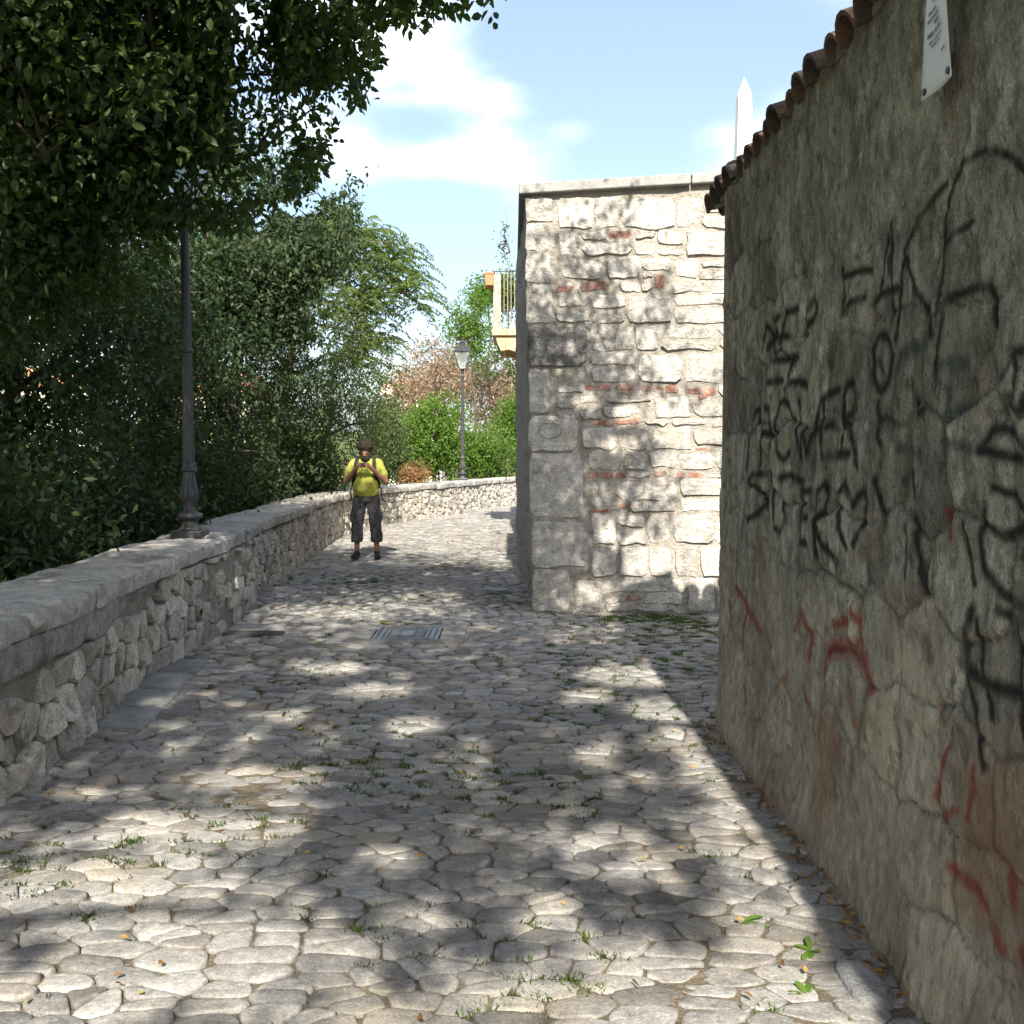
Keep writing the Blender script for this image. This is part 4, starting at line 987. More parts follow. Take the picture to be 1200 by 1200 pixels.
mbp = MB(); mbp.add([(tx0 + .02, BY - .22, tz0), (tx1 - .005, BY - .22, tz0), (tx1 - .005, BY + .3, tz0), (tx0 + .02, BY + .3, tz0), (tx0, BY - .24, tz1 - .04), (tx1, BY - .24, tz1 - .04), (tx1, BY + .32, tz1 - .04), (tx0, BY + .32, tz1 - .04)], [(0, 3, 2, 1), (0, 1, 5, 4), (1, 2, 6, 5), (2, 3, 7, 6), (3, 0, 4, 7), (4, 5, 6, 7)])
obj('body', mbp.mesh('body'), M['terra'], pl_)
obj('rim', MB().box(tx0 - .015, tx1 + .0, BY - .255, BY + .335, tz1 - .038, tz1).mesh('rim'), M['terra'], pl_)

# ------------------------------------------------------------------ white obelisk far behind the roofs
OY = 46.0
tip = pY(872, 90, OY); wl = pY(861.5, 175, OY); wr = pY(880.5, 175, OY); sh_ = pY(872, 112, OY)
ox = float(tip[0]); hw = float(wr[0] - wl[0]) / 2; hs = hw * 0.78
M['white'] = plain('whitewashed_stone', (0.80, 0.80, 0.78), rough=0.8, var=0.04, scale=3)
ob = thing('obelisk', 'tall white obelisk with a pointed tip rising behind the roofs', 'obelisk', (ox, OY, -.1))
zk = float(sh_[2]); hb = hw * 1.75
V = [(-hb, -hb, 1.6), (hb, -hb, 1.6), (hb, hb, 1.6), (-hb, hb, 1.6), (-hs, -hs, zk), (hs, -hs, zk), (hs, hs, zk), (-hs, hs, zk)]
V = [(ox + a, OY + b, c) for a, b, c in V]
obj('shaft', py_mesh('shaft', V, [(0, 1, 5, 4), (1, 2, 6, 5), (2, 3, 7, 6), (3, 0, 4, 7), (0, 3, 2, 1)]), M['white'], ob)
V = [(ox + a * hs * .999, OY + b * hs * .999, zk) for a, b in ((-1, -1), (1, -1), (1, 1), (-1, 1))] + [(ox, OY, float(tip[2]))]
obj('pyramidion', py_mesh('pyramidion', V, [(0, 1, 4), (1, 2, 4), (2, 3, 4), (3, 0, 4)]), M['white'], ob)
obj('pedestal', MB().box(ox - hb * 1.6, ox + hb * 1.6, OY - hb * 1.6, OY + hb * 1.6, -3.0, 1.595).mesh('pedestal'), M['white'], ob)
# ------------------------------------------------------------------ trees
def unit(v): return v / np.maximum(np.linalg.norm(v, axis=1)[:, None], 1e-6)
def leaf_arrays(P, Ln_, Wd, tint, droop=0.4, six=False, r=rng, dirs=None):
    n = len(P)
    d = unit(r.normal(size=(n, 3)) + np.array([0, 0, -droop])) if dirs is None else dirs
    q = unit(np.cross(d, r.normal(size=(n, 3)) + np.array([0, 0, 0.6]))); nn = np.cross(q, d)
    l = (Ln_ * r.uniform(0.5, 1.3, n))[:, None]; w = (Wd * r.uniform(0.75, 1.15, n))[:, None]
    if six:
        V = np.stack([P, P + d * l * .28 + q * w * .46 + nn * w * .18, P + d * l * .68 + q * w * .38 + nn * w * .12, P + d * l - nn * l * .08, P + d * l * .68 - q * w * .38 + nn * w * .12, P + d * l * .28 - q * w * .46 + nn * w * .18], 1).reshape(-1, 3)
        b = (np.arange(n) * 6)[:, None]
        F = np.concatenate([b + np.array([0, 1, 2, 3]), b + np.array([0, 3, 4, 5])])
        return V, F, np.repeat(tint, 6)
    V = np.stack([P, P + d * l * .45 + q * w * .5 + nn * w * .2, P + d * l, P + d * l * .45 - q * w * .5 + nn * w * .2], 1).reshape(-1, 3)
    b = (np.arange(n) * 4)[:, None]
    F = np.concatenate([b + np.array([0, 1, 2]), b + np.array([0, 2, 3])])
    return V, F, np.repeat(tint, 4)
def branches(base, top, targets, r0, r=random, twig=0.010, nl=10):
    """trunk from base to top, limbs from the trunk to nl targets, twigs from limbs to the rest"""
    mb = MB(); base = np.array(base, float); top = np.array(top, float)
    T = []
    for k in range(7):
        f = k / 6; p = base + (top - base) * f + np.array([r.gauss(0, .12), r.gauss(0, .12), 0]) * (1 if 0 < k < 6 else 0) * np.linalg.norm(top - base) / 6
        T.append(p)
    mb.tube([tuple(p) for p in T], [r0 * (1.35 if k == 0 else 1 - 0.11 * k) for k in range(7)], 9)
    T = np.array(T); node = [(p, r0 * (1 - .11 * k)) for k, p in enumerate(T)][2:]
    targets = np.array(targets)
    if len(targets) == 0: return mb
    order = r.sample(range(len(targets)), len(targets))
    for c, i in enumerate(order):
        g = targets[i]
        d = [np.linalg.norm(g - p) + max(0, p[2] - g[2]) * 0.8 for p, _ in node]
        k = int(np.argmin(d)); p, rr = node[k]
        rad = max(twig * 1.3, min(rr * 0.55, 0.022 * np.linalg.norm(g - p) + twig))
        mid = (p + g) / 2 + np.array([r.gauss(0, .06), r.gauss(0, .06), 0.10]) * np.linalg.norm(g - p)
        q1 = p * .56 + mid * .38 + g * .06; q2 = g * .5 + mid * .5
        mb.tube([tuple(p), tuple(q1), tuple(q2), tuple(g)], [rad, rad * .85, rad * .6, twig * .5], 5, cap=False)
        if c < 60: node += [(q1, rad * .8), (q2, rad * .6), (g, twig)]
    return mb
def ellipsoid_pts(ells, m, shell=0.35, r=rng):
    vol = np.array([e[3] * e[4] * e[5] * (e[6] if len(e) > 6 else 1) for e in ells]); k = r.choice(len(ells), m, p=vol / vol.sum())
    E = np.array([e[:6] for e in ells])[k]
    d = unit(r.normal(size=(m, 3))); rad = r.random(m) ** shell
    bump = 1 + 0.22 * np.sin(d[:, 0] * 5 + k) * np.cos(d[:, 2] * 6 + 1.3 * k) + 0.12 * r.normal(size=m)
    return E[:, :3] + d * E[:, 3:6] * (rad * bump)[:, None]
def crown_leaves(C, per, rc, size, wid, droop, six=False, r=rng, flat=0.75, vt=0.16):
    n = len(C) * per
    P = np.repeat(C, per, 0) + r.normal(size=(n, 3)) * rc * np.array([1, 1, flat])
    ct = np.repeat(np.clip(0.45 + vt * r.normal(size=len(C)), 0, 1), per)
    tint = np.clip(ct + 0.15 * r.normal(size=n), 0, 1)
    return P, tint
def make_tree(name, label, base, top, ells, m, per, rc, size, wid, material, r0=0.12, droop=0.4, six=False, group=None, filt=None, pfilt=None, seed=0, nl=60, cat='tree', shell=0.4, limbmax=90, bark=None):
    r = np.random.default_rng(seed); rr = random.Random(seed)
    C = ellipsoid_pts(ells, m, shell, r)
    if filt is not None: C = C[filt(C)]
    P, tint = crown_leaves(C, per, rc, size, wid, droop, six, r)
    if pfilt is not None:
        k = pfilt(P, r); P, tint = P[k], tint[k]
    V, F, t = leaf_arrays(P, size, wid, tint, droop, six, r)
    root = thing(name, label, cat, tuple(base), group)
    tg = C[r.permutation(len(C))[:limbmax]]
    obj('trunk', branches(base, top, tg, r0, rr).mesh('trunk', True), bark or M['bark'], root)
    obj('crown', fast_mesh('crown', V, F, t), material, root)
    return root
def gz_at(x, y): return float(terrain_h(np.array([x]), np.array([y]))[0])

# --- where the canopy lets the sun through: sun flecks on the paving and on the pale wall
def gell(cx, cy, rx, ry):
    c = gp(cx, cy); a = gp(cx + rx, cy); t = gp(cx, cy - ry); b = gp(cx, cy + ry)
    return (c[0], c[1], abs(a[0] - c[0]), abs(t[1] - b[1]) / 2)
G_LIT = [gell(*e) for e in ((110, 928, 70, 9), (290, 912, 85, 15), (230, 965, 120, 30), (120, 1040, 150, 45), (250, 1120, 170, 55), (60, 1180, 120, 45), (320, 950, 60, 22), (455, 1005, 42, 16), (490, 1068, 45, 18), (640, 1075, 45, 26), (590, 1165, 70, 40), (430, 1180, 60, 30), (720, 1115, 60, 25),
         (800, 1170, 170, 55), (900, 1090, 60, 30), (955, 1165, 70, 50), (830, 905, 35, 26), (858, 950, 34, 26), (885, 1000, 34, 24), (925, 1060, 40, 28), (740, 792, 62, 12), (775, 830, 45, 14), (800, 865, 40, 16), (700, 885, 30, 10), (690, 815, 30, 8), (395, 785, 40, 8), (440, 810, 45, 9), (485, 850, 35, 12), (690, 985, 25, 10), (610, 1030, 30, 10), (560, 870, 20, 6), (330, 840, 30, 6))]
F_LIT = []
for e in ((765, 252, 24, 20), (812, 262, 34, 26), (768, 290, 32, 22), (818, 330, 26, 46), (742, 345, 14, 18), (805, 432, 26, 16), (752, 482, 34, 16), (688, 468, 14, 12), (805, 500, 44, 24), (728, 520, 24, 12), (826, 590, 22, 80), (728, 622, 26, 22), (782, 655, 46, 26), (826, 668, 24, 26), (695, 690, 18, 12), (745, 665, 14, 12), (716, 706, 10, 8), (650, 262, 8, 8), (800, 212, 45, 12), (700, 225, 30, 7)):
    x, z = face(e[0], e[1]); F_LIT.append((x, z, e[2] * FY / FPX, e[3] * FY / FPX))
def lit_prob(P):
    """0..1: how much sun should pass at the spot where a leaf at P throws its shadow"""
    t = P[:, 2] / -Ln[2]; g = P + Ln * t[:, None]
    tf = (FY - P[:, 1]) / Ln[1]; f = P + Ln * tf[:, None]
    on_face = (g[:, 1] > FY) & (P[:, 1] < FY) & (f[:, 0] > 0.12) & (f[:, 0] < 4.6)
    lit = np.zeros(len(P))
    for (cx, cy, rx, ry) in G_LIT:
        q = ((g[:, 0] - cx) / rx) ** 2 + ((g[:, 1] - cy) / ry) ** 2
        lit = np.maximum(lit, np.where(on_face, 0, np.clip(1.9 - q, 0, 1)))
    for (cx, cz, rx, rz) in F_LIT:
        q = ((f[:, 0] - cx) / rx) ** 2 + ((f[:, 2] - cz) / rz) ** 2
        lit = np.maximum(lit, np.where(on_face, np.clip(1.7 - q, 0, 1), 0))
    # small natural gaps everywhere, more of them near the camera
    hole = n3.fbm(g[:, 0] * 5.5 + 11, g[:, 1] * 3.6, 2)
    th = np.interp(g[:, 1], [2, 4.2, 5.5, 7, 9, 14, 17], [0.05, 0.10, 0.22, 0.28, 0.34, 0.34, 0.2])
    lit = np.maximum(lit, np.where(on_face, 0, (hole > th) * 0.85))
    lit = np.maximum(lit, np.where((g[:, 0] > -4.6) & ~on_face, np.clip((g[:, 1] - 16.0) / 3.0, 0, 1), 0))
    return lit
def sun_filter(P, r): return r.random(len(P)) > lit_prob(P)
OUT = [(-900, -900), (1600, -900), (1600, -260), (760, -230), (640, -120), (612, -10), (596, 34), (565, 30), (520, 12), (492, 38), (470, 34), (462, 12), (444, 40), (452, 62), (432, 96), (428, 122), (396, 140), (384, 196), (362, 232), (322, 240), (286, 275), (236, 268), (206, 262), (196, 330), (160, 372), (120, 350), (80, 400), (30, 430), (-900, 520)]
def frame_filter(C):
    x, y, d = proj(C); return in_poly(x, y, OUT) | (d < 0.3)
def frame_pfilter(P, r):
    x, y, d = proj(P); jx = x + r.normal(size=len(x)) * 4
    hole = n1.fbm(P[:, 0] * 1.9 + P[:, 1] * .6, P[:, 2] * 1.9 - P[:, 1] * .5, 2) > 0.26
    return (in_poly(jx, y, OUT) | (d < 0.3)) & sun_filter(P, r) & ~(hole & (r.random(len(x)) < .85))

make_tree('shade_tree', 'large leafy tree reaching over the parapet and the path', (-6.3, 3.6, gz_at(-6.3, 3.6) - .1), (-4.6, 4.6, 6.0),
          [(-4.4, 6.2, 6.0, 3.4, 2.7, 2.6), (-2.4, 4.8, 6.7, 2.6, 3.0, 2.2), (0.45, 3.7, 6.5, 1.7, 2.2, 2.3, 3.6), (0.25, 3.7, 8.4, 1.25, 2.0, 1.5, 4.0), (-0.62, 6.5, 4.72, .85, .5, .28, 9), (-2.62, 7.9, 3.85, .8, .6, .5, 15), (-3.6, 8.2, 3.4, .9, .6, .9, 5), (-4.6, 8.4, 3.4, 1.1, .7, 1.2, 3), (-1.75, 7.8, 4.15, .85, .7, .6, 6), (-1.6, 7.2, 4.6, .8, .6, .6, 4), (-5.2, 7.8, 5.0, 2.4, 1.7, 1.9), (-2.7, 6.9, 4.9, 2.2, 1.5, 1.2), (-3.7, 7.4, 4.5, 1.7, 1.3, 1.3), (-2.7, 6.9, 4.9, 2.2, 1.5, 1.2), (-3.7, 7.4, 4.5, 1.7, 1.3, 1.3)], 4000, 78, 0.22, 0.082, 0.046, M['leaf'], r0=0.26, droop=0.75, six=True, filt=frame_filter, pfilt=frame_pfilter, seed=21, shell=0.45, limbmax=420)
make_tree('shade_tree', 'tree beyond the near end of the parapet whose crown shades the near cobbles', (-3.6, -4.5, gz_at(-3.6, -4.5) - .1), (-2.4, -3.6, 6.5),
          [(-2.2, -3.4, 7.0, 4.2, 3.6, 2.3), (1.6, -3.8, 7.4, 3.0, 3.2, 1.9), (-4.6, -1.6, 6.4, 3.0, 3.0, 2.2)], 1700, 72, 0.30, 0.11, 0.065, M['leaf'], r0=0.24, droop=0.5, pfilt=sun_filter, seed=22, filt=lambda C: (proj(C)[2] < 0.3) | (proj(C)[1] < -150), limbmax=140)
make_tree('shade_tree', 'broad tree on the bank left of the shaded parapet stretch', (-10.5, 1.5, gz_at(-10.5, 1.5) - .1), (-9.5, 2.0, 6.0),
          [(-9.5, 2.2, 6.8, 3.6, 4.4, 3.2), (-8.0, 5.5, 7.4, 3.0, 3.0, 2.6)], 1000, 70, 0.34, 0.12, 0.07, M['leaf'], r0=0.24, seed=23, filt=lambda C: (proj(C)[2] < 0.3) | (proj(C)[0] < -40) | (proj(C)[1] < -60), limbmax=120)

# --- trees and undergrowth on the bank beyond the parapet
def hole_filter(scale, thr, seedx):
    thr = thr + (0.12 if seedx > 129 and seedx < 130 else 0)
    def f(P, r):
        h = n2.fbm(P[:, 0] * 1.25 + seedx + P[:, 1] * .35, P[:, 2] * 1.25 - P[:, 1] * .3, 3)
        t = np.interp(P[:, 2], [0.3, 1.8, 3.2, 5.0], [thr + .25, thr + .08, thr - .04, thr - .13])
        return ~((h > t) & (r.random(len(h)) < 0.95))
    return f
bank = [
    # label, x, y, top z, ellipsoids, clumps, per, rc, leaf, width, material, seed
    ('dark leafy tree on the bank behind the foot of the dark lamp', -6.3, 12.5, 5.4, [(-6.4, 12.6, 3.8, 2.5, 1.9, 3.0), (-4.9, 11.8, 3.2, 1.6, 1.3, 2.3)], 430, 46, .30, .11, .055, 'leafdk', 31),
    ('dark tree with drooping foliage left of the dark lamp', -8.4, 11.0, 5.6, [(-8.6, 11.2, 3.8, 2.4, 2.0, 3.3)], 380, 46, .32, .12, .06, 'leafdk', 32),
    ('tall dark tree on the bank with sky showing through its crown', -8.8, 17.0, 7.2, [(-8.6, 17.0, 5.2, 3.3, 2.3, 3.6)], 420, 46, .38, .13, .065, 'leafdk', 33),
    ('dense dark tree close behind the parapet left of the person', -5.6, 16.2, 5.0, [(-5.5, 16.4, 3.1, 1.9, 1.7, 3.0), (-4.6, 15.6, 2.4, 1.1, 1.1, 1.9), (-4.3, 16.4, 4.9, 1.4, 1.3, 1.4)], 420, 46, .30, .11, .05, 'leafdk', 34),
    ('grey green willow-like tree behind the person and the parapet', -4.6, 21.0, 5.2, [(-4.3, 21.0, 3.0, 1.6, 1.7, 2.3), (-5.6, 20.2, 3.4, 1.6, 1.5, 2.6), (-3.7, 22.5, 2.0, 1.0, 1.2, 1.8)], 430, 50, .26, .12, .03, 'leafol', 35),
    ('blue green tree leaning towards the parapet between the lamp and the feathery tree', -4.7, 17.3, 5.4, [(-3.65, 17.2, 5.2, 1.15, 1.0, 1.15), (-4.5, 17.3, 4.3, 1.2, 1.0, 1.3), (-4.2, 17.0, 3.2, 1.0, .9, 1.2)], 420, 50, .28, .11, .05, 'leafdk', 38),
    ('broad shadowed tree standing deepest down the bank beyond the low shrubs', -11.8, 16.5, 7.0, [(-12.0, 16.6, 4.6, 3.0, 2.4, 4.2)], 360, 46, .42, .14, .07, 'leafdk', 36),
    ('leafy tree under the overhanging crown near the lamp top', -7.2, 20.5, 7.4, [(-7.4, 20.4, 6.4, 2.6, 1.9, 3.0), (-5.4, 20.0, 6.6, 1.5, 1.4, 1.7)], 300, 44, .36, .13, .06, 'leafdk', 37),
]
for (lb, x, y, tz, el, m, per, rc, ls, lw, mt, sd_) in bank:
    make_tree('bank_tree', lb, (x, y, gz_at(x, y) - .15), (x + .2, y, tz), el, int(m * 1.3), int(per * 1.35), rc * .85, ls * .95, lw, M[mt], r0=.13, droop=.9, seed=sd_, pfilt=hole_filter(30.0, 0.22, sd_ * 3.7), group='trees on the bank beyond the parapet', limbmax=110)
shrubs = [
    ('low dark shrub behind the smooth rendered coping', -4.3, 7.6, .9, 1.0, .9, .9), ('dark shrub directly behind the dark lamp foot', -4.4, 10.6, .8, 1.0, 1.0, 1.0), ('dark shrub beside the curving parapet between lamp and person', -4.7, 13.6, .9, 1.0, 1.1, 1.1),
    ('shrub of dark leaves below the dense tree by the parapet', -4.8, 17.6, .9, 1.0, 1.2, 1.2), ('dark shrub low on the bank beneath the drooping tree', -7.0, 9.0, .4, 1.6, 1.3, 1.5), ('shrub on the bank under the shadowed tree', -9.6, 12.0, .3, 1.9, 1.5, 1.7),
    ('undergrowth shrub deep in the shade behind the dark lamp', -6.6, 14.2, .2, 1.7, 1.3, 1.5), ('shrub behind the person beneath the grey green tree', -4.4, 20.4, .9, .85, 1.1, 1.1)]
for k, (lb, x, y, z, a, b, c) in enumerate(shrubs):
    make_tree('shrub', lb, (x, y, gz_at(x, y) - .1), (x, y, z - .1), [(x, y, z - .15, a, b, c)], 330, 50, .2, .085, .045, M['leafdk'], r0=.035, droop=.3, seed=50 + k, cat='shrub', group='dark shrubs on the bank', limbmax=40)

# --- tree of heaven: feathery fronds against the sky
def frond_tree(name, label, base, top, tips, fl, material, seed, group=None, lf=(.11, .034), pairs=12):
    r = np.random.default_rng(seed); rr = random.Random(seed)
    Ps = []; Ds = []; Ts = []; stem = MB()
    for (p, d) in tips:
        p = np.array(p); d = np.array(d) / np.linalg.norm(d); t0 = np.clip(.5 + .2 * r.normal(), 0, 1)
        side = np.cross(d, [0, 0, 1]); side /= np.linalg.norm(side) + 1e-6
        ax_ = []
        for k in range(pairs + 1):
            f = k / pairs; q = p + d * fl * f + np.array([0, 0, -.55 * fl * f * f]); ax_.append(tuple(q))
            if k < 1: continue
            for sg in (-1, 1):
                Ps.append(q); Ds.append(side * sg + d * .4 + np.array([0, 0, -.75]) + r.normal(size=3) * .2); Ts.append(np.clip(t0 + .12 * r.normal(), 0, 1))
        stem.tube(ax_[::4], .005, 3, cap=False)
    P = np.array(Ps); D = unit(np.array(Ds))
    V, F, t = leaf_arrays(P, lf[0], lf[1], np.array(Ts), six=False, r=r, dirs=D)
    root = thing(name, label, 'tree', tuple(base), group)
    mb = branches(base, top, [t_[0] for t_ in tips[::5]], .08, rr)
    obj('trunk', mb.mesh('trunk', True), M['bark'], root)
    obj('frond_stalks', stem.mesh('frond_stalks'), M['bark'], root, kind='stuff')
    obj('crown', fast_mesh('crown', V, F, t), material, root)
r = np.random.default_rng(77); tips = []
AY = 23.0
blobs = [(435, 275, 28, 22, 26), (455, 300, 32, 28, 40), (415, 300, 30, 35, 40), (480, 330, 24, 22, 26), (440, 345, 35, 30, 44), (500, 352, 12, 12, 8), (405, 360, 28, 35, 36), (440, 395, 25, 25, 30), (395, 260, 20, 25, 32), (375, 300, 25, 40, 36), (420, 420, 25, 25, 24)]
for (cx, cy, rx, ry, n_) in blobs:
    for _ in range(int(n_ * 2.0)):
        q = pY(cx - 6 + r.normal() * rx * .5, cy + r.normal() * ry * .5, AY + r.normal() * .7)
        a = r.uniform(0, 2 * math.pi); dx = math.cos(a); tips.append((q, (dx + (.35 if cx > 440 else 0), math.sin(a) * .8, r.uniform(-.1, .55))))
frond_tree('feather_leaved_tree', 'tall light green tree with long feathery fronds against the sky', (-5.0, 23.6, gz_at(-5.0, 23.6) - .15), tuple(pY(425, 330, AY)), tips, .62, M['leafai'], 78, lf=(.13, .042))

# --- sunlit growth behind the far bend
def far_tree(name, label, px, py, Y, rx, ry, m, per, rc, ls, lw, material, seed, group, cat='tree', r0=.08, thr=.3, rz=None, limb=60, bark=None):
    c = pY(px, py, Y); k = Y / FPX
    x = float(c[0]); a = rx * k; b = ry * k
    zb = gz_at(x, Y) - .15
    make_tree(name, label, (x, Y, zb), (x, Y, float(c[2]) + b * .2), [(x, Y, float(c[2]), a, min(a, 2.0) if a > 1 else a, b), (x + a * .3, Y - .3, float(c[2]) - b * .25, a * .6, min(a * .6, 1.5), b * .75), (x - a * .4, Y - .2, float(c[2]) + b * .2, a * .45, a * .45, b * .55)], m, per, rc, ls, lw, material, r0=r0, droop=.2, seed=seed, group=group, cat=cat, limbmax=limb, bark=bark,
              pfilt=lambda P, r_: ~((n1.fbm(P[:, 0] / (14 * k) + seed + P[:, 1] * .4, P[:, 2] / (14 * k), 2) > thr) & (r_.random(len(P)) < .85)))
gB = 'sunlit bushes behind the far bend of the parapet'
far_tree('bush', 'bright green bush directly left of the pale lamp', 514, 512, 36.5, 34, 48, 300, 40, .24, .13, .07, M['leafbr'], 101, gB, 'bush', .05)
far_tree('bush', 'bright green bush with a dark hollow next to the dried shrub', 480, 530, 37.0, 28, 44, 260, 40, .24, .13, .07, M['leafbr'], 102, gB, 'bush', .05)
far_tree('bush', 'bright green bush right of the pale lamp', 568, 538, 36.0, 36, 34, 300, 40, .22, .12, .065, M['leafbr'], 103, gB, 'bush', .05)
far_tree('bush', 'yellowish green bush beside the grey green tree behind the person', 452, 520, 33.5, 20, 42, 200, 40, .22, .12, .06, M['leafol'], 104, gB, 'bush', .05)
far_tree('bush', 'green bush half hidden by the corner of the stone building', 606, 500, 41.0, 24, 40, 220, 40, .26, .14, .07, M['leafbr'], 105, gB, 'bush', .05)
gR = 'half bare trees with rusty leaves behind the bend'
far_tree('rusty_tree', 'sparse tree with rusty brown leaves above the bright bushes', 512, 440, 52.0, 44, 46, 230, 16, .5, .16, .09, M['leafrd'], 111, gR, r0=.14, limb=150)
far_tree('rusty_tree', 'sparse reddish tree between the pale lamp and the stone building', 575, 470, 50.0, 36, 46, 250, 17, .45, .16, .09, M['leafrd'], 112, gR, r0=.12, limb=150)
far_tree('rusty_tree', 'small sparse rusty tree beside the pale house', 487, 455, 56.0, 26, 36, 140, 14, .45, .16, .09, M['leafrd'], 113, gR, r0=.10, limb=90)
gF = 'distant green trees under the balcony'
far_tree('distant_tree', 'slender green tree beneath the balcony', 553, 385, 44.0, 26, 42, 150, 22, .34, .18, .09, M['leafbr'], 121, gF, r0=.10, thr=.1, limb=70)
far_tree('distant_tree', 'green tree rising left of the balcony post', 570, 348, 46.0, 16, 22, 110, 26, .3, .17, .09, M['leafbr'], 122, gF, r0=.09, thr=.2, limb=50)
far_tree('distant_tree', 'distant tree behind the lantern of the pale lamp', 536, 430, 64.0, 40, 40, 160, 24, .6, .24, .13, M['leafol'], 123, gF, r0=.16, thr=.12, limb=80)
far_tree('distant_tree', 'distant tree behind the rusty tree and the pale house', 470, 470, 72.0, 46, 40, 200, 26, .7, .28, .15, M['leafol'], 124, gF, r0=.18, thr=.2, limb=60)
far_tree('distant_tree', 'distant olive tree right of the pale lamp', 595, 450, 68.0, 34, 60, 220, 26, .65, .26, .14, M['leafol'], 125, gF, r0=.18, thr=.18, limb=60)
far_tree('distant_tree', 'distant sunlit tree glimpsed low through the drooping bank tree', -30, 520, 60.0, 150, 90, 420, 30, .8, .3, .16, M['leafbr'], 126, gF, r0=.2, thr=.3, limb=60)
far_tree('distant_tree', 'distant tree glimpsed through the bank trees behind the dark lamp', 260, 540, 66.0, 150, 70, 420, 30, .8, .3, .16, M['leafbr'], 127, gF, r0=.2, thr=.3, limb=60)
far_tree('dried_shrub', 'dried orange brown shrub poking over the sunlit parapet', 485, 556, 25.9, 15, 13, 60, 26, .10, .09, .03, M['leafor'], 131, None, 'shrub', .025, thr=.5, limb=40)
# creeper and balcony plants
c = pY(596, 345, 20.6)
make_tree('balcony_plant', 'leafy climber growing over the balcony railing', (float(c[0]), 20.7, z_f + .01), (float(c[0]), 20.7, float(c[2])), [(float(c[0]) - .02, 20.7, float(c[2]) + .05, .22, .3, .42), (float(c[0]) - .2, 20.8, float(c[2]) + .18, .2, .2, .22)], 70, 30, .09, .075, .045, M['leafbr'], r0=.012, seed=141, cat='climber', limbmax=20)
c = pY(602, 285, SIDE[1][1] - .3); cx = float(side_x(SIDE[1][1] - .3)) + LEAN * float(c[2])
make_tree('wall_creeper', 'thin creeper hanging on the side of the stone building', (cx - .03, SIDE[1][1] - .3, 1.2), (cx - .05, SIDE[1][1] - .3, float(c[2]) + .5), [(cx - .08, SIDE[1][1] - .3, float(c[2]) + .0, .06, .2, .35)], 14, 7, .04, .04, .025, M['leafai'], r0=.006, seed=142, cat='climber', limbmax=16)
# pale house glimpsed between the trees
hc = pY(484, 478, 95.0); hx, hz_ = float(hc[0]), float(hc[2])
ph = thing('pale_house', 'distant pale pink house glimpsed between the rusty trees', 'house', (hx, 95, gz_at(hx, 95)))
obj('wall', MB().box(hx - 2.6, hx + 2.6, 95, 101, gz_at(hx, 95) - 1, hz_ + 1.2).mesh('wall'), plain('pink_plaster', (.66, .56, .52), var=.06), ph)
mb = MB(); mb.add([(hx - 3, 94.6, hz_ + 1.2), (hx + 3, 94.6, hz_ + 1.2), (hx + 3, 101.4, hz_ + 1.2), (hx - 3, 101.4, hz_ + 1.2), (hx - 3, 98, hz_ + 2.8), (hx + 3, 98, hz_ + 2.8)], [(0, 1, 5, 4), (2, 3, 4, 5), (0, 4, 3), (1, 2, 5), (0, 3, 2, 1)])
obj('roof', mb.mesh('roof'), plain('faded_tiles', (.50, .33, .28), var=.1), ph)
for k in range(3): obj('window', MB().box(hx - 2 + k * 1.5, hx - 1.2 + k * 1.5, 94.95, 94.999, hz_ - .6, hz_ + .6).mesh('window'), plain('dark_pane', (.05, .05, .06), rough=.2), ph)
for k, (px_, py_, Y_) in enumerate(((40, 445, 80.0), (232, 452, 86.0))):
    hc = pY(px_, py_, Y_); hx, hz_ = float(hc[0]), float(hc[2])
    h2 = thing('red_roofed_house', ('distant red roofed house glimpsed through the drooping bank tree', 'distant red roofed house beyond the trees behind the dark lamp')[k], 'house', (hx, Y_, gz_at(hx, Y_)), 'red roofed houses across the valley')
    obj('wall', MB().box(hx - 4, hx + 4, Y_, Y_ + 7, gz_at(hx, Y_) - 1, hz_ - .6).mesh('wall'), plain('cream_plaster', (.6, .55, .46), var=.06), h2)
    mb = MB(); mb.add([(hx - 4.4, Y_ - .4, hz_ - .6), (hx + 4.4, Y_ - .4, hz_ - .6), (hx + 4.4, Y_ + 7.4, hz_ - .6), (hx - 4.4, Y_ + 7.4, hz_ - .6), (hx - 4.4, Y_ + 3.5, hz_ + 1.2), (hx + 4.4, Y_ + 3.5, hz_ + 1.2)], [(0, 1, 5, 4), (2, 3, 4, 5), (0, 4, 3), (1, 2, 5), (0, 3, 2, 1)])
    obj('roof', mb.mesh('roof'), M['terra'], h2)
    for q in range(3): obj('window', MB().box(hx - 3 + q * 2.2, hx - 2 + q * 2.2, Y_ - .05, Y_ - .001, hz_ - 2.4, hz_ - 1.2).mesh('window'), plain('house_pane', (.05, .05, .06), rough=.2), h2)

# ------------------------------------------------------------------ weeds, grass and fallen leaves on the paving
r = np.random.default_rng(9)
jp = np.concatenate(joints); jp = jp[(jp[:, 1] < 15)]
dens = 1.5 * n2.fbm(jp[:, 0] * 1.1 + 2, jp[:, 1] * 1.3, 3) - .06
near_b = (jp[:, 0] > 0.3) & (jp[:, 1] > 6.6) & (jp[:, 1] < FY)
sel = (r.random(len(jp)) < np.clip((dens - 0.04) * 0.7, 0, .45) + near_b * .12 + .010)
tp = jp[sel] + r.normal(size=(sel.sum(), 2)) * .012
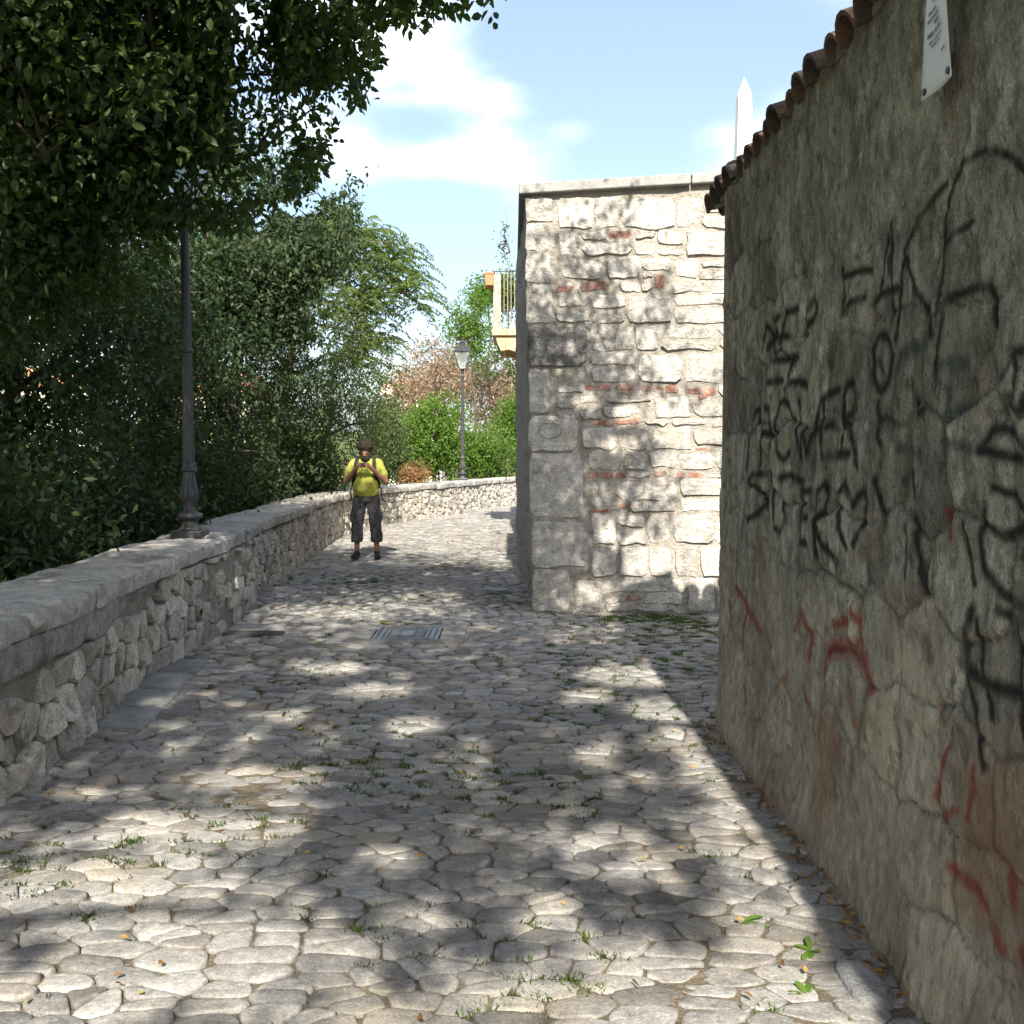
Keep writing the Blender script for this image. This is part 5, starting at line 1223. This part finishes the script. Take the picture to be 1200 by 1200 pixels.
# grassy corner at the foot of the stone building
gr_ = np.c_[r.uniform(0.75, 2.6, 520), FY - np.abs(r.normal(size=520)) * .45 - .03]
gr_ = gr_[n1.fbm(gr_[:, 0] * 3, gr_[:, 1] * 3, 2) > -.12]
tp = np.vstack([tp, gr_])
Ps, Ds, Ts = [], [], []
for (x, y) in tp:
    nb_ = r.integers(14, 34); t0 = np.clip(.45 + .25 * r.normal(), 0, 1)
    for _ in range(nb_):
        a = r.uniform(0, 2 * math.pi); Ps.append((x + r.normal() * .028, y + r.normal() * .014, float(und(x, y)) - .004)); Ds.append((math.cos(a), math.sin(a), r.uniform(.6, 2.4))); Ts.append(np.clip(t0 + .15 * r.normal(), 0, 1))
V, F, t = leaf_arrays(np.array(Ps), .026, .006, np.array(Ts), r=r, dirs=unit(np.array(Ds)))
obj('joint_grass', fast_mesh('joint_grass', V, F, t), M['grass'], label='short green grass growing in the joints of the paving', cat='grass', kind='stuff')
n_ = 170
lp = np.c_[r.uniform(-2.3, 1.15, n_), 2.3 + 9 * r.random(n_) ** 1.6]
lp2 = np.c_[1.17 - np.abs(r.normal(size=200)) * .035, r.uniform(2.2, 6.0, 200)]
lp = np.vstack([lp, lp2]); z = und(lp[:, 0], lp[:, 1]) + .026
P = np.c_[lp, z + r.uniform(0, .006, len(lp))]; a = r.uniform(0, 2 * math.pi, len(lp))
D = unit(np.c_[np.cos(a), np.sin(a), r.uniform(-.1, .25, len(lp))])
V, F, t = leaf_arrays(P, .036, .018, np.r_[r.random(n_) ** 1.6, r.random(len(lp) - n_) * .35], six=True, r=r, dirs=D)
M['litter'] = leaf_mat('fallen_leaf', (.16, .08, .035), (.50, .33, .10), .15)
obj('fallen_leaves', fast_mesh('fallen_leaves', V, F, t), M['litter'], label='yellow and brown fallen leaves scattered over the paving', cat='leaves', kind='stuff')
weeds = [(872, 1078, 'broad leaved weed with long leaves near the wall shadow'), (838, 1056, 'small two leaved weed beside the broad leaved weed'), (950, 1112, 'weed with narrow leaves close to the kerb stone'), (795, 828, 'low weed in the sunlit paving by the outhouse corner'), (945, 1165, 'flat weed sprawling on the sunlit stone near the kerb stone')]
for k, (px_, py_, lb) in enumerate(weeds):
    g = gp(px_, py_); w = thing('weed', lb, 'weed', (float(g[0]), float(g[1]), float(und(g[0], g[1]))), 'weeds in the paving')
    for q in range((6, 3, 5, 5, 4, 5, 6)[k]):
        a = random.uniform(0, 2 * math.pi); d = np.array([math.cos(a), math.sin(a), random.uniform(.12, .6)]); d /= np.linalg.norm(d)
        ln = random.uniform(.04, .08) * (1.25 if k == 0 else 1); s_ = np.cross(d, [0, 0, 1]); s_ /= np.linalg.norm(s_)
        V = []; o_ = np.array([g[0], g[1], float(und(g[0], g[1])) + .004])
        for f, wd in ((0, .003), (.3, .009), (.65, .011), (.88, .007), (1, .001)):
            c = o_ + d * ln * f + np.array([0, 0, -.25 * ln * f * f]); V += [c - s_ * wd + [0, 0, wd * .3], c, c + s_ * wd + [0, 0, wd * .3]]
        F = []
        for j in range(4):
            F += [(3 * j, 3 * j + 1, 3 * j + 4, 3 * j + 3), (3 * j + 1, 3 * j + 2, 3 * j + 5, 3 * j + 4)]
        obj('leaf', py_mesh('leaf', V, F, random.uniform(.5, 1), smooth=True), M['leafbr'], w)
# ------------------------------------------------------------------ the person with a camera
pg = gp(430, 656.5); PX, PY = float(pg[0]), float(pg[1]); PZ = float(und(PX, PY)) + 0.018
def cap_(a, b, r0, r1, n=14, m=5):
    a = np.array(a, float); b = np.array(b, float); d = b - a; ln = np.linalg.norm(d); d = d / max(ln, 1e-6)
    u = np.cross(d, [0.3, 0.2, 0.93]); u /= np.linalg.norm(u); v = np.cross(d, u)
    rings = [(a - d * r0 * math.cos(t), r0 * math.sin(t)) for t in np.linspace(0.15, math.pi / 2, m)] + [(b + d * r1 * math.sin(t), r1 * math.cos(t)) for t in np.linspace(0, math.pi / 2 - .15, m)]
    V = []
    for c, r_ in rings:
        for k in range(n):
            t = 2 * math.pi * k / n; V.append(c + (u * math.cos(t) + v * math.sin(t)) * r_)
    F = []
    for i in range(len(rings) - 1):
        for k in range(n): F.append((i * n + k, i * n + (k + 1) % n, (i + 1) * n + (k + 1) % n, (i + 1) * n + k))
    F += [tuple(range(n))[::-1], tuple((len(rings) - 1) * n + k for k in range(n))]
    return V, F
def ell_(c, r_, tilt=0.0, n=18, m=10):
    V = []; F = []; ct, st = math.cos(tilt), math.sin(tilt)
    for i in range(1, m):
        t = math.pi * i / m
        for k in range(n):
            p = 2 * math.pi * k / n; x = r_[0] * math.sin(t) * math.cos(p); y = r_[1] * math.sin(t) * math.sin(p); z = -r_[2] * math.cos(t)
            V.append((c[0] + x, c[1] + y * ct - z * st, c[2] + y * st + z * ct))
    for i in range(m - 2):
        for k in range(n): F.append((i * n + k, i * n + (k + 1) % n, (i + 1) * n + (k + 1) % n, (i + 1) * n + k))
    F += [tuple(range(n))[::-1], tuple((m - 2) * n + k for k in range(n))]
    return V, F
def fuse(name, shapes, voxel, smooth_it=4):
    mb = MB()
    for V, F in shapes: mb.add(V, F)
    me = mb.mesh(name); o = bpy.data.objects.new('tmp', me); COL.objects.link(o)
    rm = o.modifiers.new('r', 'REMESH'); rm.mode = 'VOXEL'; rm.voxel_size = voxel; rm.use_smooth_shade = True
    s_ = o.modifiers.new('s', 'SMOOTH'); s_.iterations = smooth_it; s_.factor = .5
    dg = bpy.context.evaluated_depsgraph_get(); me2 = bpy.data.meshes.new_from_object(o.evaluated_get(dg)); me2.name = name
    bpy.data.objects.remove(o); bpy.data.meshes.remove(me)
    return me2
person = thing('person', 'person in a yellow t-shirt and dark three-quarter trousers looking down at a camera', 'person', (PX, PY, PZ))
def P_(*shapes_mesh): pass
HT = 0.55                                               # head bowed forward
skin = []
hc = (0, -.075, 1.605)
skin += [ell_(hc, (.078, .098, .112), HT), cap_((0, -.01, 1.42), (0, -.05, 1.55), .062, .058)]
fwd = np.array([0, -math.cos(HT), -math.sin(HT)]); upv = np.array([0, -math.sin(HT), math.cos(HT)]); H0 = np.array(hc)
skin += [cap_(H0 + fwd * .095 + upv * .01, H0 + fwd * .118 - upv * .02, .010, .017, 8), ell_(H0 + fwd * .06 - upv * .075, (.045, .05, .045), HT)]   # nose, jaw
for sx_ in (-1, 1): skin += [ell_(H0 + np.array([sx_ * .08, 0, 0]) + upv * -.005, (.012, .022, .032), HT, 10, 6)]
skin += [ell_((0, -.01, 1.25), (.17, .105, .22)), ell_((0, -.02, 1.0), (.16, .12, .16))]
for sx_ in (-1, 1):
    sh, el, wr = (sx_ * .195, .01, 1.405), (sx_ * .290, -.060, 1.150), (sx_ * .105, -.265, 1.345)
    skin += [cap_(sh, el, .054, .044), cap_(el, wr, .043, .030), cap_((sx_ * .12, .01, 1.38), sh, .07, .06)]
    # hand: palm, four fingers closed on the camera, thumb behind it
    pm = np.array([sx_ * .072, -.300, 1.385]); skin += [cap_(wr, pm, .027, .030, 10), ell_(pm, (.022, .034, .042), .3, 12, 8)]
    for q, (dz, ln) in enumerate(((.026, .040), (.008, .046), (-.010, .043), (-.027, .034))):
        k0 = pm + np.array([-sx_ * .004, -.022, dz]); k1 = k0 + np.array([-sx_ * .020, -.018, .004]); k2 = k1 + np.array([-sx_ * ln * .65, .003, .002])
        skin += [cap_(k0, k1, .0095, .0085, 8, 3), cap_(k1, k2, .0085, .0070, 8, 3)]
    t0_ = pm + np.array([-sx_ * .006, .022, .010]); t1_ = t0_ + np.array([-sx_ * .026, .004, .022]); skin += [cap_(t0_, t1_, .011, .009, 8, 3), cap_(t1_, t1_ + np.array([-sx_ * .022, -.004, .002]), .009, .0075, 8, 3)]
    skin += [cap_((sx_ * .10, .0, .90), (sx_ * .135, -.015, .49), .085, .056), cap_((sx_ * .135, -.015, .49), (sx_ * .15, .02, .09), .056, .034), cap_((sx_ * .15, .03, .06), (sx_ * .175, -.12, .035), .038, .034)]
M['skin'] = plain('skin', (.27, .145, .095), rough=.55, var=.12, scale=20, bump=.05)
def pobj(name, me, m_, parent): 
    o = obj(name, me, m_, None, loc=(PX, PY, PZ)); o.parent = parent; o.matrix_parent_inverse = Matrix.Translation(parent.location).inverted(); return o
body = pobj('body', fuse('body', skin, .0065, 3), M['skin'], person)
M['hair'] = plain('dark_hair', (.022, .016, .012), rough=.6, var=.4, scale=60, bump=.6)
hair = [ell_(H0 + upv * .036 - fwd * .020, (.104, .112, .112), HT)]
rr_ = np.random.default_rng(3)
for k in range(110):
    d = unit(rr_.normal(size=(1, 3)))[0]; d = d if d @ upv > -.05 else -d
    if d @ fwd > .75 and d @ upv < .35: continue
    p = H0 + upv * .036 - fwd * .020 + d * np.array([.100, .108, .108]); hair += [ell_(p, (.026, .026, .026), 0, 7, 5)]
me = fuse('hair', hair, .007, 1)
pobj('hair', me, M['hair'], person)
brd = [ell_(H0 + fwd * .066 - upv * .098, (.072, .060, .062), HT, 14, 8), ell_(H0 + fwd * .07 - upv * .150, (.050, .045, .045), HT, 14, 8)]
for sx_ in (-1, 1): brd += [cap_(H0 + np.array([sx_ * .066, 0, 0]) + fwd * .02 - upv * .03, H0 + np.array([sx_ * .045, 0, 0]) + fwd * .055 - upv * .085, .028, .034, 10, 4)]
pobj('beard', fuse('beard', brd, .007, 1), M['hair'], person)
for sx_ in (-1, 1):
    e = H0 + np.array([sx_ * .030, 0, 0]) + fwd * .086 + upv * .012
    V, F = ell_(e, (.012, .009, .007), HT, 10, 6); pobj('eye', py_mesh('eye', V, F, smooth=True), plain('eye_dark', (.05, .035, .03), rough=.2), person)
V, F = ell_(H0 + fwd * .106 - upv * .058, (.022, .006, .006), HT, 10, 6); pobj('mouth', py_mesh('mouth', V, F, smooth=True), plain('lip', (.30, .11, .09)), person)
# shirt
sh = [ell_((0, -.012, 1.26), (.190, .130, .215)), ell_((0, -.050, 1.07), (.188, .165, .185)), ell_((0, -.02, .97), (.180, .145, .10)), cap_((-.15, .005, 1.405), (.15, .005, 1.405), .082, .082), cap_((0, -.005, 1.42), (0, -.02, 1.478), .088, .074)]
for sx_ in (-1, 1): sh += [cap_((sx_ * .175, .008, 1.40), (sx_ * .250, -.022, 1.245), .080, .077), ell_((sx_ * .10, -.03, 1.0), (.095, .11, .10))]
me = fuse('shirt', sh, .010, 4)
v = np.empty(len(me.vertices) * 3, np.float32); me.vertices.foreach_get('co', v); v = v.reshape(-1, 3)
v[:, 0] += .012 * n1.fbm(v[:, 1] * 18, v[:, 2] * 12, 3); v[:, 1] += .022 * n2.fbm(v[:, 0] * 16, v[:, 2] * 14, 3); lowm = v[:, 2] < .915; v[lowm, 2] = .915 + (v[lowm, 2] - .915) * .15
me.vertices.foreach_set('co', v.ravel()); me.update()
pobj('t_shirt', me, plain('yellow_cotton', (.34, .36, .07), rough=.9, var=.10, scale=12, bump=.2), person)
# trousers
tr = [ell_((0, .0, .90), (.188, .145, .11))]
for sx_ in (-1, 1):
    tr += [cap_((sx_ * .095, .0, .87), (sx_ * .135, -.015, .52), .110, .088), cap_((sx_ * .135, -.015, .52), (sx_ * .145, .0, .33), .086, .090), cap_((sx_ * .145, .0, .31), (sx_ * .147, .004, .285), .094, .090), ell_((sx_ * .205, -.005, .62), (.035, .07, .10))]
me = fuse('trousers', tr, .010, 4)
v = np.empty(len(me.vertices) * 3, np.float32); me.vertices.foreach_get('co', v); v = v.reshape(-1, 3)
m_ = v[:, 2] < .85; v[m_, 1] += (.022 * n1.fbm(v[:, 0] * 22, v[:, 2] * 16, 3))[m_]; v[m_, 0] += (.014 * n2.fbm(v[:, 1] * 20, v[:, 2] * 14, 3))[m_]
lowm = v[:, 2] < .245; v[lowm, 2] = .245 + (v[lowm, 2] - .245) * .1
me.vertices.foreach_set('co', v.ravel()); me.update()
pobj('trousers', me, plain('charcoal_twill', (.060, .062, .070), rough=.9, var=.2, scale=14, bump=.2), person)
pobj('belt', MB().lathe([(.176, .915), (.180, .92), (.180, .945), (.176, .95)], (0, 0, 0), 24).mesh('belt', True), plain('dark_belt', (.015, .015, .016)), person).scale = (1.0, .84, 1)
for sx_ in (-1, 1):
    s_ = [cap_((sx_ * .150, .045, .050), (sx_ * .178, -.125, .036), .046, .042), ell_((sx_ * .150, .02, .085), (.046, .055, .035))]
    me = fuse('shoe', s_, .007, 2)
    v = np.empty(len(me.vertices) * 3, np.float32); me.vertices.foreach_get('co', v); v = v.reshape(-1, 3); v[:, 2] = np.maximum(v[:, 2], .004); me.vertices.foreach_set('co', v.ravel()); me.update()
    so = pobj('shoe', me, plain('black_shoe', (.02, .02, .022), rough=.6), person)
    V, F = ell_((sx_ * .163, -.045, .010), (.050, .135, .012), 0, 20, 6); pobj('sole', py_mesh('sole', V, F, smooth=True), plain('rubber_sole', (.05, .05, .05)), so)
# backpack worn on the back, its straps over the shoulders
bp = thing('backpack', 'black backpack worn by the person in the yellow t-shirt', 'backpack', (PX, PY + .2, PZ + .95))
M['nylon'] = plain('black_nylon', (.018, .018, .020), rough=.7, var=.3)
pobj('bag', fuse('bag', [ell_((0, .22, 1.20), (.15, .09, .25)), ell_((0, .30, 1.10), (.11, .06, .13)), cap_((-.09, .2, 1.40), (.09, .2, 1.40), .06, .06)], .012, 3), M['nylon'], bp)
for sx_ in (-1, 1):
    pts = [(sx_ * .11, .14, 1.44), (sx_ * .115, .03, 1.505), (sx_ * .125, -.07, 1.475), (sx_ * .135, -.125, 1.40), (sx_ * .145, -.140, 1.30), (sx_ * .165, -.115, 1.20), (sx_ * .190, -.02, 1.10), (sx_ * .17, .14, 1.04)]
    V = []
    for k, p in enumerate(pts):
        for q in (-.026, .026): V.append((p[0] + q, p[1] - .012, p[2])); 
        for q in (.026, -.026): V.append((p[0] + q, p[1] + .004, p[2] - .004))
    F = []
    for k in range(len(pts) - 1):
        for j in range(4): F.append((4 * k + j, 4 * k + (j + 1) % 4, 4 * k + 4 + (j + 1) % 4, 4 * k + 4 + j))
    F += [(3, 2, 1, 0), tuple(4 * (len(pts) - 1) + j for j in range(4))]
    pobj('strap', py_mesh('strap', V, F), M['nylon'], bp)
    pobj('strap_end', MB().tube([(sx_ * .20, -.02, 1.10), (sx_ * .225, -.03, 1.0), (sx_ * .235 + .012, -.03, .86)], .010, 6).mesh('strap_end', True), M['nylon'], bp)
cm_ = thing('compact_camera', 'small black compact camera held in both hands by the person', 'camera', (PX, PY - .33, PZ + 1.30))
o = pobj('camera_body', MB().box(-.054, .054, -.343, -.315, 1.355, 1.422).mesh('camera_body'), plain('camera_black', (.02, .02, .022), rough=.4, spec=.5), cm_); bv = o.modifiers.new('b', 'BEVEL'); bv.width = .006; bv.segments = 3
o = pobj('lens', MB().lathe([(.026, 0), (.026, .018), (.022, .019), (.022, .034), (.014, .034), (.012, .030)], (0, 0, 0), 18).mesh('lens', True), plain('lens_ring', (.03, .03, .033), rough=.3, spec=.6), cm_)
o.rotation_euler = (math.pi / 2, 0, 0); o.location = (PX + .006, PY - .342, PZ + 1.387)
